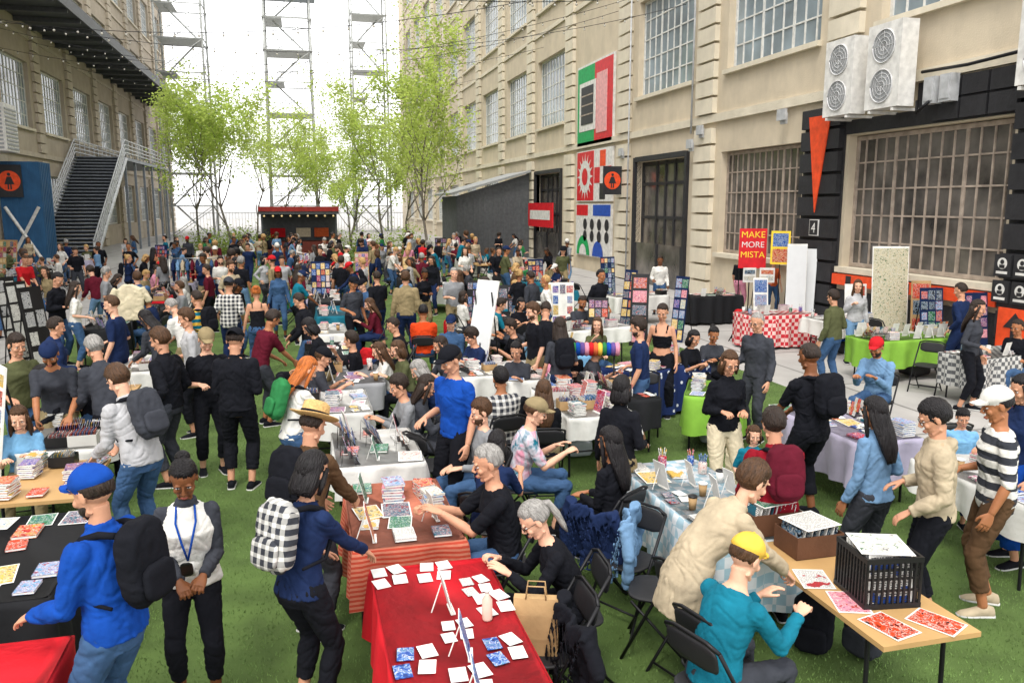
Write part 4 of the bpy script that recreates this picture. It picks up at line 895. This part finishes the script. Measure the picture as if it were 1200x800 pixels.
for i,(a_,b__) in enumerate(g0):
    if i in(2,3):
        w=b__-a_
        d=MB(); d.bx(-.02,.02,-w/2,w/2,0,4.78)
        o=O('door',d.mesh('d',[GLD],False),RT@T((xi,(a_+b__)/2,0.01)),rb)
        f=MB()
        for y in(-w/2+.08,-w*.18,w*.0,w*.18,w/2-.08): f.bx(-.07,.07,y-.07,y+.07,0,4.76)
        for z in(.1,2.6,3.9,4.66): f.bx(-.06,.06,-w/2+.01,w/2-.01,z-.06,z+.06)
        O('frame',f.mesh('f',[BLKP],False),None,o)
        lp=MB(); lp.bx(-.319,-.281,-w/2,w/2,0,1.6); O('lower_panel',lp.mesh('d',[GLD],False),None,o)
        for y in(-w/2+.07,0,w/2-.07): O('mullion',MB().bx(-.38,-.32,y-.07,y+.07,0,1.6).mesh('d',[BLKP],False),None,o)
        fr=MB(); fr.bx(-.4,-.1,-w/2-.18,-w/2,0,4.95); fr.bx(-.4,-.1,w/2,w/2+.18,0,4.95); fr.bx(-.4,-.1,-w/2,w/2,4.78,4.97); O('door_surround',fr.mesh('f',[BLKP],False),None,o)
    else:
        g,f,s=wmesh(round(b__-a_,2),3.2,14 if i<2 else 9,5,.04,FRB if i<2 else FRW,GLD if i<2 else GLS)
        w=O('window',g,RT@T((xi,(a_+b__)/2,1.56)),rb); O('frame',f,None,w); O('sill',s,T((-.22,0,0)),w)
for ya,yb in((18.05,19.65),(11.2,12.85)):
    b=MB(); z=.02
    while z<5.1: b.bx(13.1,13.238,ya,yb,z,z+.48); z+=.56
    b.bx(13.24,13.299,ya-.03,yb+.03,0,5.2); O('black_painted_pier',b.mesh('b',[BLKP],False),RT,rb)
bb_=MB(); bb_.bx(13.24,13.299,10.9,15.6,4.82,5.72); bb_.bx(13.24,13.299,15.6,18.0,4.82,5.15)
yy=12.9
while yy<14.9: bb_.bx(13.16,13.239,yy,yy+.66,4.86,5.26); bb_.bx(13.16,13.239,yy,yy+.66,5.31,5.7); yy+=.72
O('black_painted_band',bb_.mesh('b',[BLKP],False),RT,rb); O('black_painted_base',MB().bx(13.22,13.299,12.89,18.0,0,.98).mesh('b',[BLKP],False),RT,rb)
b=MB(); b.bx(13.12,13.29,12.9,18.0,1.12,1.38,0)
for i in range(5): b.bx(13.115,13.12,13.25+i*1.0,13.45+i*1.0,1.14,1.36,1)
O('painted_sill_band',b.mesh('b',[ORG,BLKP],False),RT,rb)
b=MB(); b.v+= [V((13.07,18.4,5.35)),V((13.07,19.3,5.35)),V((13.07,18.85,2.9)),V((13.098,18.4,5.35)),V((13.098,19.3,5.35)),V((13.098,18.85,2.9))]; b.f+=[[0,1,2],[3,5,4],[0,3,4,1],[1,4,5,2],[2,5,3,0]]; b.m+=[0]*5
O('painted_spike',b.mesh('b',[ORG],False),label='orange painted wedge mark on the black pier',cat='painted mark')
MW=Matrix(((0,0,-1,0),(-1,0,0,0),(0,1,0,0),(0,0,0,1)))
o=O('number_sign',MB().bx(13.06,13.09,18.62,19.0,2.3,2.72).mesh('n',[WHT],False),label='small white plate with number four on pier',cat='sign'); O('sign_panel',MB().bx(13.055,13.06,18.64,18.98,2.32,2.70).mesh('n',[BLKP],False),None,o); text('4',.36,T((13.05,18.81,2.38))@MW,WHT,o)
def ring_pts(n,r,x,y,z): return [V((x,y+math.cos(a*2*math.pi/n)*r,z+math.sin(a*2*math.pi/n)*r)) for a in range(n)]
for yy,zz in((12.75,1.95),(12.3,1.95),(12.75,1.45),(12.3,1.45),(11.85,1.95),(11.85,1.45)):
    o=O('notice_sign',MB().bx(13.05,13.095,yy-.19,yy+.19,zz-.21,zz+.21).mesh('n',[BLKP],False),label='small black square sign with white figure icon on pier',cat='sign',grp='black icon signs on the pier')
    b=MB(); b.loft([ring_pts(20,.11,13.045,yy,zz+.04),ring_pts(20,.11,13.049,yy,zz+.04)]); b.bx(13.045,13.049,yy-.13,yy+.13,zz-.16,zz-.11); O('icon',b.mesh('i',[WHT],False),None,o)
    b=MB(); b.loft([ring_pts(14,.045,13.04,yy,zz+.07),ring_pts(14,.045,13.044,yy,zz+.07)]); b.bx(13.04,13.044,yy-.06,yy+.06,zz-.05,zz+.015); O('pictogram',b.mesh('i',[BLKP],False),None,o)
o=O('arrow_sign',MB().bx(13.06,13.095,11.9,12.75,.35,1.15).mesh('a',[ORG],False),label='orange sign with black arrow on the pier',cat='sign'); b=MB(); b.bx(13.05,13.058,12.25,12.42,.45,.8); k=len(b.v); b.v+=[V((13.05,12.08,.78)),V((13.05,12.6,.78)),V((13.05,12.34,1.08))]; b.f.append([k,k+1,k+2]); b.m.append(0); O('arrow',b.mesh('a',[BLKP],False),None,o)
def ac(y,z,s=1.):
    M=T((13.3-.55,y,z)); b=MB(); b.bx(-.22,.2,-.52*s,.52*s,0,1.75*s); b.bx(.2,.53,-.4,-.34,-.08,-.02); b.bx(.2,.53,.34,.4,-.08,-.02); b.bx(-.22,.2,-.4,-.34,-.08,-.02); b.bx(-.22,.2,.34,.4,-.08,-.02)
    o=O('air_conditioner',b.mesh('a',[WHT],False),M,label='white outdoor air conditioner unit with two fans on the wall',cat='air conditioner',grp='air conditioners on the wall')
    for k in(.46,1.28):
        f=MB(); 
        f.tube([(-.235,math.cos(a*math.pi/16)*.34*s,k*s+math.sin(a*math.pi/16)*.34*s) for a in range(33)],.014,6)
        for r in(.1,.18,.26): f.tube([(-.235,math.cos(a*math.pi/12)*r*s,k*s+math.sin(a*math.pi/12)*r*s) for a in range(25)],.006,5)
        for a in range(8): f.tube([(-.235,0,k*s),(-.235,math.cos(a*math.pi/4)*.34*s,k*s+math.sin(a*math.pi/4)*.34*s)],.005,5)
        O('fan_grille',f.mesh('f',[mat('pale grey plastic',(.55,.55,.55),.5,bump=0)]),None,o)
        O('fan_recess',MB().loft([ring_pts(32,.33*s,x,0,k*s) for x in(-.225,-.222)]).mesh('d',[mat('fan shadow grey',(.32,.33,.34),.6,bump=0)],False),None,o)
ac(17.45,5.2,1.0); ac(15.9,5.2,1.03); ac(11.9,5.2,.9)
for y in(14.5,14.95): O('meter_box',MB().bx(12.95,13.155,y-.16,y+.16,5.2,5.75).bx(12.93,12.95,y-.12,y+.12,5.26,5.69).mesh('m',[mat('grey metal box',(.42,.43,.44),.5)],False),label='grey electrical box mounted on the black band',cat='electrical box',grp='electrical boxes on the wall')
GB=MATS['grey metal box']
for y,z in((26.0,4.9),(25.3,5.3),(20.5,5.3),(32.2,5.0)): O('wall_lamp',MB().bx(13.05,13.13,y-.12,y+.12,z,z+.3).bx(12.98,13.05,y-.2,y+.2,z+.1,z+.4).mesh('m',[GB],False),label='small grey floodlight fixed to the wall',cat='lamp',grp='wall floodlights')
for pts,lab in(([(13.1,26.1,5.5),(13.1,26.1,9.5),(13.1,26.4,13)],'grey conduit pipe running up the wall'),([(13.05,15.3,5.9),(13.0,14.0,5.85),(13.0,11.0,5.95)],'thick cable bundle running along the wall'),([(13.1,31.6,0),(13.1,31.6,12)],'drainpipe running down the tan wall'),([(12.98,15.3,5.3),(12.9,15.2,5.05),(12.95,14.9,5.25)],'looped cable below the air conditioner')): O('wall_pipe',MB().tube(pts,.035,8).mesh('p',[GB if 'cable' not in lab else MET]),label=lab,cat='pipe')
x=13.2
b=MB(); b.bx(x,13.29,33.6,38.3,5.75,9.5,0); b.bx(x-.02,x,33.7,35.9,5.85,9.4,2); b.bx(x-.02,x,35.9,38.2,5.85,9.4,1); 
b.bx(x-.04,x-.02,34.3,35.6,6.3,8.9,4); b.bx(x-.04,x-.02,35.7,37.9,6.5,8.7,0); b.bx(x-.06,x-.04,36.0,37.6,6.8,8.5,3)
for i in range(1,4): b.bx(x-.075,x-.06,36.0,37.6,6.8+i*.43-.03,6.8+i*.43+.03,5)
O('mural_panel',b.mesh('m',[WHT,GRN,RED,BLKP,PNK,FRB],False),label='green and red mural around a dark window',cat='mural')
def disc(b,y,z,r,xx,mi,n=32,a0=0,a1=2*math.pi):
    k=len(b.v); b.v.append(V((xx,y,z)));
    for i in range(n+1): a=a0+(a1-a0)*i/n; b.v.append(V((xx,y+math.cos(a)*r,z+math.sin(a)*r)))
    for i in range(n): b.f.append([k,k+1+i,k+2+i]); b.m.append(mi)
b=MB(); b.bx(x,13.29,33.6,38.3,3.25,5.6,0); b.bx(x-.01,x,35.9,38.2,3.3,5.55,1); disc(b,37.05,4.4,.75,x-.02,0)
for i in range(16):
    a=i*math.pi/8; k=len(b.v)
    for aa,r in((a-.09,.75),(a+.09,.75),(a,1.1)): b.v.append(V((x-.016,37.05+math.cos(aa)*r,4.4+math.sin(aa)*r)))
    b.f.append([k,k+1,k+2]); b.m.append(0)
disc(b,37.05,4.4,.4,x-.03,1)
for i in range(3):
    for j in range(3):
        if (i+j)%2: b.bx(x-.012,x,33.7+i*.7,34.4+i*.7,3.35+j*.73,4.05+j*.73,[2,1,3][j])
O('mural_panel',b.mesh('m',[WHT,RED,BLKP,ORG],False),label='red sunburst mural panel with black and white shapes',cat='mural')
b=MB(); b.bx(x,13.29,33.6,38.3,.7,3.15,0); b.bx(x-.01,x,33.7,35.9,2.6,3.1,1); b.bx(x-.01,x,36.6,38.2,2.6,3.1,3)
for i in range(4): disc(b,34.1+i*.95,2.2,.26,x-.02,2)
for i in range(4): disc(b,34.1+i*.95,1.65,.26,x-.02,2)
disc(b,37.2,.75,.9,x-.02,4,24,0,math.pi); disc(b,37.2,.75,.5,x-.03,0,24,0,math.pi); disc(b,35.2,.75,.7,x-.02,1,24,0,math.pi)
O('mural_panel',b.mesh('m',[WHT,BLU,BLKP,RED,GRN],False),label='white mural panel with black dots and coloured arches',cat='mural')
O('door_sign',MB().bx(12.8,12.88,41,45.6,1.9,3.2,0).bx(12.79,12.8,41.4,45.2,2.3,2.8,1).mesh('s',[RED,WHT],False),label='red sign board on the far doorway of the tan building',cat='sign')
def wc(M,s,lab):
    b=MB(); b.bx(-.6,.6,-.03,.03,-.85,.85,0); o=O('restroom_sign',b.mesh('s',[BLKP],False),M@S(s),label=lab,cat='sign',grp='restroom signs')
    n=36; O('sign_disc',MB().loft([[V((math.cos(a*2*math.pi/n)*.53,y,math.sin(a*2*math.pi/n)*.53)) for a in range(n)] for y in(-.04,-.031)]).mesh('d',[ORG],False),None,o)
    p=MB(); 
    p.loft([[V((math.cos(a*2*math.pi/20)*.085,y,.34+math.sin(a*2*math.pi/20)*.085)) for a in range(20)] for y in(-.05,-.041)])
    k=len(p.v); p.v+=[V((x_,-.05,z_)) for x_,z_ in((-.1,.22),(.1,.22),(.24,-.18),(-.24,-.18))]; p.f.append([k,k+1,k+2,k+3]); p.m.append(0)
    p.bx(-.1,-.03,-.05,-.041,-.45,-.18); p.bx(.03,.1,-.05,-.041,-.45,-.18); O('pictogram',p.mesh('p',[BLKP],False),None,o)
wc(T((12.7,32.3,4.1)),.68,'projecting black restroom sign with orange disc and figure')
# left building
lb_b=[(12+7.1*k,16.8+7.1*k) for k in range(0,13)]
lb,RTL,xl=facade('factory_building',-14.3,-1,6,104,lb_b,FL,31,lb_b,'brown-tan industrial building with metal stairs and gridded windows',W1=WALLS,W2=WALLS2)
for a_,b__ in lb_b:
    g,f,s=wmesh(round(b__-a_,2),3.2,9,5,.045,FRW,GLS); w=O('window',g,RTL@T((xl,(a_+b__)/2,1.56)),lb); O('frame',f,None,w)
DM=mat('dark painted steel',(.07,.075,.08),.5); GM=mat('haze-paled weathered steel',(.5,.52,.51),.55,'grime'); SM=mat('stair tread steel',(.2,.22,.25),.5,'grime'); SD=mat('stair riser shadow',(.05,.055,.065),.6); RLM=mat('pale railing steel',(.5,.51,.52),.5)  # tower steel base colour is paled to stand in for distance haze
b=MB(); b.bx(-14.28,-11.0,37,92,13.0,13.25)
y=37.5
while y<92: b.bx(-14.28,-11.02,y,y+.12,12.75,12.998); b.tube([(-14.2,y,15.2),(-11.3,y,13.25)],.04,6); y+=2.6
b.bx(-11.0,-10.9,37,92,12.9,13.5)
O('canopy',b.mesh('c',[DM],False),label='long dark steel canopy fixed along the tan building',cat='canopy')
b=MB(); n=30; y0,y1,zt=49,59.5,6.2; XA,XB=-13.9,-11.0
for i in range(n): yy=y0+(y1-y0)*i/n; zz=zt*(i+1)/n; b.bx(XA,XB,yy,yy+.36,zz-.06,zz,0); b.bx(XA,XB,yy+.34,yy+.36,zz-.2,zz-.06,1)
st=O('stairs',b.mesh('s',[SM,SD],False),label='grey steel stairs with pale railings along the building',cat='stairs')
for x_ in(XA-.05,XB+.05):
    r=MB(); r.tube([(x_,y0,-.0),(x_,y1,zt-.1)],.14,6)
    for dz in(.3,.55,.8,1.1): r.tube([(x_,y0,dz+.05),(x_,y1,zt+dz),(x_,78,zt+dz)],.045,6)
    for i in range(0,n+1,3): yy=y0+(y1-y0)*i/n; r.tube([(x_,yy,zt*i/n),(x_,yy,zt*i/n+1.1)],.035,6)
    for i in range(14): yy=y1+i*1.3; r.tube([(x_,yy,zt),(x_,yy,zt+1.1)],.035,6)
    O('railing',r.mesh('r',[RLM]),None,st)
l=MB(); l.bx(-14.25,-10.9,y1,78,zt-.2,zt)
for i in range(6): l.bx(-11.1,-10.95,y1+i*3.4,y1+i*3.4+.15,0,zt-.2)
O('landing',l.mesh('l',[SM],False),None,st)
BC=mat('blue boards',c('#2d5579'),.7,'grime',2,.15,.3,12)
b=MB(); b.bx(-14.2,-12.35,45.5,47.4,0,5.2,0)
for i in range(6): b.bx(-12.35,-12.32,45.6+i*.29,45.76+i*.29,0.05,5.15,0)
for i in range(6): b.bx(-14.15+i*.29,-14.0+i*.29,45.47,45.5,.05,5.15,0)
o=O('blue_kiosk',b.mesh('k',[BC],False),label='blue boarded kiosk with white crossed braces',cat='kiosk')
b=MB(); b.tube([(-14.0,45.42,.3),(-12.5,45.42,3.0)],.08,4); b.tube([(-12.5,45.4,.3),(-14.0,45.4,3.0)],.08,4); O('brace',b.mesh('x',[WHT],False),None,o)
wc(T((-13.65,45.3,4.25)),.92,'black restroom sign with orange disc on the blue kiosk')
b=MB(); b.bx(-14.25,-13.1,43.6,45.4,5.6,7.8)
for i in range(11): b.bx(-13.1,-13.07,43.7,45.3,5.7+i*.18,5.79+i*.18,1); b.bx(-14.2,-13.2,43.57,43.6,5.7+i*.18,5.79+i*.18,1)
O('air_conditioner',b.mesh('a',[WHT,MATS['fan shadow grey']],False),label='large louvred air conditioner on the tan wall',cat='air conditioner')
SY=46.5; SX=8.8
b=MB(); b.bx(SX,13.1,SY,SY+5,0,3.6)
for i in range(17): b.bx(SX-.04,SX,SY+.05+i*.29,SY+.2+i*.29,.05,3.55)
for i in range(14): b.bx(SX+.05+i*.3,SX+.2+i*.3,SY-.04,SY,.05,3.55)
DGC=mat('dark grey corrugated',(.09,.095,.1),.6,'grime')
sh=O('shed',b.mesh('s',[DGC],False),label='dark grey corrugated shed against the factory wall',cat='shed')
r=MB(); k=[V((SX-.4,SY-.4,3.65)),V((13.1,SY-.4,4.95)),V((13.1,SY+5.4,4.95)),V((SX-.4,SY+5.4,3.65))]; r.v+=k+[p+V((0,0,.12)) for p in k]; r.f+=[[0,3,2,1],[4,5,6,7],[0,1,5,4],[1,2,6,5],[2,3,7,6],[3,0,4,7]]; r.m+=[0]*6; O('roof',r.mesh('r',[mat('roof felt',(.3,.31,.31),.7)],False),None,sh)
g=MB(); g.v+=[V((SX,SY,3.6)),V((13.1,SY,3.6)),V((13.1,SY,4.9))]; g.f.append([0,1,2]); g.m.append(0); O('gable',g.mesh('g',[DGC],False),None,sh)
b=MB(); b.bx(-2.0,2.0,46,48.6,0,1.1,0); b.bx(-2.0,2.0,48.4,48.6,1.1,2.6,1); b.bx(-2.1,2.1,45.6,48.7,2.6,2.75,1)
for s in(-1,1): b.bx(s*1.95-.05,s*1.95+.05,46,46.1,1.1,2.6,1)
ko=O('drinks_kiosk',b.mesh('k',[mat('dark red boards',c('#5e2a22'),.7),DM],False),label='dark red open-fronted drinks kiosk under the trees',cat='kiosk')
O('sign_panel',MB().bx(-2.1,2.1,45.55,45.6,2.75,3.0,0).mesh('k',[mat('dull red',c('#8a2a24'),.6,bump=0)],False),None,ko)
for i in range(9): O('kiosk_lamp',MB().ball((0,0,0),.06,10).mesh('l',[mat('warm bulb',(.8,.6,.3),.4,bump=0)]),T((-1.8+i*.45,45.5,2.5)),ko)
for i,(x_,y_,cc) in enumerate(((-1.2,48,'red'),(.2,48.2,'cream'),(1.2,48.1,'orange'))): O('shelf_goods',MB().bx(-.4,.4,-.1,.1,0,.5).bx(-.3,.3,-.12,-.1,.1,.4).mesh('g',[cloth(cc)],False),T((x_,y_,1.3)),ko)
def tower(x,y,w,h,lab,box=False):
    o=bpy.data.objects.new('steel_stair_tower',None); coll.objects.link(o); o.location=(x,y,0); o['label']=lab; o['category']='tower'; o['group']='steel stair towers'
    b=MB()
    for sx in(-1,1):
        for sy in(-1,1): b.tube([(sx*w/2,sy*w/2,0),(sx*w/2*.92,sy*w/2*.92,h)],.1,6)
    z=0; d=MB(); st=MB(); i=0
    while z<h-2:
        for s in(-1,1):
            b.tube([(-w/2,s*w/2,z+3),(w/2,s*w/2,z+3)],.055,5); b.tube([(s*w/2,-w/2,z+3),(s*w/2,w/2,z+3)],.055,5)
            d.tube([(-w/2,s*w/2,z),(w/2,s*w/2,z+3)],.035,5); d.tube([(s*w/2,-w/2,z),(s*w/2,w/2,z+3)],.035,5)
            st.tube([(-w*.45,s*w*.45,z+4),(w*.45,s*w*.45,z+4)],.03,4)
        k=1 if i%2 else -1
        st.tube([(-k*w*.4,k*w*.15,z),(k*w*.3,k*w*.15,z+3)],.08,4); st.bx(-w*.45,w*.45,-w*.45,w*.45,z+2.95,z+3.0) if i%2 else st.bx(k*w*.1,k*w*.45,-w*.45,w*.45,z+2.95,z+3.0)
        z+=3; i+=1
    O('frame',b.mesh('t',[GM]),None,o); O('bracing',d.mesh('t',[GM]),None,o); O('stairs',st.mesh('t',[GM],False),None,o)
    if box: O('cabin',MB().bx(-w*.62,w*.62,-w*.62,w*.62,h-2.2,h-.2).mesh('c',[mat('cabin steel',(.25,.3,.34),.5)],False),None,o)
    return o
tower(-.4,88,4.6,25.8,'open steel stair tower with a small cabin on top',True); tower(-9.9,84,4.2,34,'tall steel stair tower beside the factory wall'); tower(8.4,98,4.0,36,'tall steel stair tower at the courtyard end')
fb=MB(); fb.bx(-35,35,190,200,0,3.0)
O('low_building',fb.mesh('f',[mat('pale far wall',(.55,.55,.55),.8)],False),label='long low pale building beyond the courtyard',cat='building')
fe=MB()
for i in range(70): fe.tube([(-13+i*.38,108,0),(-13+i*.38,108,2.2)],.025,4)
fe.tube([(-13,108,2.1),(13.2,108,2.1)],.04,4); O('fence',fe.mesh('f',[GM]),label='grey metal fence across the courtyard end',cat='fence')
# ------------------------------------------------------------------ trees
BARK=mat('bark',(.18,.16,.13),.9,'noise',8,.3,.8,30)
def leafmat(n,col):
    m=bpy.data.materials.new(n); m.use_nodes=True; nt=m.node_tree; L=nt.links; b=nt.nodes['Principled BSDF']; nt.nodes.remove(b)
    tc=node(nt,'ShaderNodeTexCoord'); no=node(nt,'ShaderNodeTexNoise'); no.inputs['Scale'].default_value=.9; no.inputs['Detail'].default_value=8; L.new(tc.outputs['Object'],no.inputs['Vector'])
    cr=node(nt,'ShaderNodeValToRGB'); cr.color_ramp.elements[0].position=.35; cr.color_ramp.elements[0].color=(*[x*.65 for x in col],1); cr.color_ramp.elements[1].position=.65; cr.color_ramp.elements[1].color=(*[x*1.25 for x in col],1); L.new(no.outputs['Fac'],cr.inputs[0])
    d=node(nt,'ShaderNodeBsdfDiffuse'); t=node(nt,'ShaderNodeBsdfTranslucent'); mx=node(nt,'ShaderNodeMixShader'); mx.inputs[0].default_value=.5
    L.new(cr.outputs[0],d.inputs[0]); L.new(cr.outputs[0],t.inputs[0]); L.new(d.outputs[0],mx.inputs[1]); L.new(t.outputs[0],mx.inputs[2]); L.new(mx.outputs[0],nt.nodes['Material Output'].inputs[0]); return m
LEAF=leafmat('spring leaves',(.54,.66,.17))
def tree(x,y,h,spread,seed,nl=5200):
    rs=random.Random(seed); tb=MB(); lb=MB(); tips=[]
    def br(p,d,L,r,dep):
        pts=[p]; q=p
        for i in range(4):
            d=(d+V((rs.gauss(0,.13),rs.gauss(0,.13),rs.gauss(.05,.06)))).normalized(); q=q+d*L/4; pts.append(q)
            if dep>=2 or (dep==1 and i>1): tips.append((q,dep))
        tb.tube(pts,[r,r*.87,r*.75,r*.62,r*.5],6 if dep else 9)
        if dep<4:
            for i in range(3 if dep else 7):
                k=rs.choice([2,3,4,4]) if dep else rs.choice([1,2,3,3,4,4]); a=rs.uniform(0,6.28); o_=V((math.cos(a),math.sin(a),rs.uniform(.0,.9)))*(.85 if dep else .85*spread)
                br(pts[k],(d+o_).normalized(),L*rs.uniform(.55,.8),r*.46,dep+1)
    br(V((0,0,0)),V((0,0,1)),h*.42,.085,0)
    for i in range(nl):
        t,dep=rs.choice(tips); p=t+V((rs.gauss(0,.26),rs.gauss(0,.26),rs.gauss(0,.21))); s=rs.uniform(.05,.11)
        a=V((rs.gauss(0,1),rs.gauss(0,1),rs.gauss(0,.5))).normalized()*s; b_=a.cross(V((rs.gauss(0,1),rs.gauss(0,1),rs.gauss(0,1)))).normalized()*s*.6
        k=len(lb.v); lb.v+=[p-a,p-b_,p+a,p+b_]; lb.f.append([k,k+1,k+2,k+3]); lb.m.append(0)
    o=bpy.data.objects.new('tree',None); coll.objects.link(o); o.location=(x,y,0); o['label']='young courtyard tree with airy bright green spring foliage'; o['category']='tree'; o['group']='courtyard trees'
    O('trunk',tb.mesh('t',[BARK]),None,o); O('crown',lb.mesh('l',[LEAF],False),None,o)
for i,(x_,y_,h_,s_,nl) in enumerate(((6.0,40,10.8,1.1,9500),(5.2,53,10,1.1,6800),(3.4,58,9.8,1.2,6500),(1.6,66,9.8,1.1,5200),(-1.4,60,9.5,1.1,5500),(-3.7,47,9.6,1.2,9000),(-6.0,54,9.2,1.2,6500),(7.6,60,9,1,4500),(-3.4,68,10,1.1,5000),(4.2,72,10.5,1.1,5000))): tree(x_,y_,h_,s_,100+i,nl)
LB=leafmat('bush leaves',(.36,.46,.12))
for j in range(3):
    pb=MB(); rs=random.Random(j)
    for i in range(600):
        a=V((rs.gauss(0,.4),rs.gauss(0,.35),abs(rs.gauss(.5,.35)))); s=.065; d=V((rs.gauss(0,1),rs.gauss(0,1),rs.gauss(0,1))).normalized()*s; e=d.cross(V((0,0,1))); k=len(pb.v); pb.v+=[a-d,a-e,a+d,a+e]; pb.f.append([k,k+1,k+2,k+3]); pb.m.append(0)
    PB=pb.mesh('b',[LB],False)
    for x_,y_ in ((-3.5+j*.7,47),(-6+j*1.2,52),(3.2+j*1.5,48+j),(-1+j*1.7,58)): O('bush',PB,T((x_,y_,0))@S(rs.uniform(1.1,1.6)),label='green leafy bush at the foot of the trees',cat='bush',grp='bushes under the trees')
# ------------------------------------------------------------------ string lights
BULB=mat('bulb glass',(.5,.48,.42),.2,bump=0)
for i,(ya,yb,za,zb) in enumerate(((14,24,9.2,9.8),(20,30,10.2,9.5),(27,33,9.9,10.4),(33,44,11,10.5),(44,40,11.5,11),(30,52,11,12),(24,17,9.8,10.3),(58,60,12,12))):
    b=MB(); bl=MB(); pts=[]
    for k in range(41):
        t=k/40; pts.append(V((13.2-27.4*t,ya+(yb-ya)*t,za+(zb-za)*t-1.9*4*t*(1-t))))
    b.tube(pts,.01,5)
    for k in range(1,40): bl.ball(pts[k]-V((0,0,.09)),.036,8); b.tube([pts[k],pts[k]-V((0,0,.06))],.012,5)
    o=O('string_light',b.mesh('s',[MET]),label='string of small bulbs hung between the buildings',cat='string lights',grp='string lights over the courtyard'); O('bulbs',bl.mesh('b',[BULB]),None,o,kind='stuff')
# ------------------------------------------------------------------ world
w=bpy.data.worlds.new('World'); scene.world=w; w.use_nodes=True; nt=w.node_tree; bg=nt.nodes['Background']
sk=node(nt,'ShaderNodeTexSky'); sk.sky_type='NISHITA'; sk.sun_disc=False; sk.sun_elevation=rad(58); sk.sun_rotation=rad(215); sk.air_density=1.5; sk.dust_density=5
hs=node(nt,'ShaderNodeHueSaturation'); hs.inputs['Saturation'].default_value=.3; nt.links.new(sk.outputs[0],hs.inputs['Color'])
mx=node(nt,'ShaderNodeMix',data_type='RGBA'); mx.inputs[0].default_value=.8; nt.links.new(hs.outputs[0],mx.inputs[6]); mx.inputs[7].default_value=(18.3,18.3,18.5,1)
nt.links.new(mx.outputs[2],bg.inputs[0]); bg.inputs[1].default_value=.15
sl=bpy.data.lights.new('sun','SUN'); sl.energy=2.2; sl.angle=rad(16); sl.color=(1,.94,.86); so=bpy.data.objects.new('sun',sl); coll.objects.link(so)
az=rad(215); el=rad(58); dv=V((math.sin(az)*math.cos(el),math.cos(az)*math.cos(el),math.sin(el))); so.matrix_world=dv.to_track_quat('Z','Y').to_matrix().to_4x4()
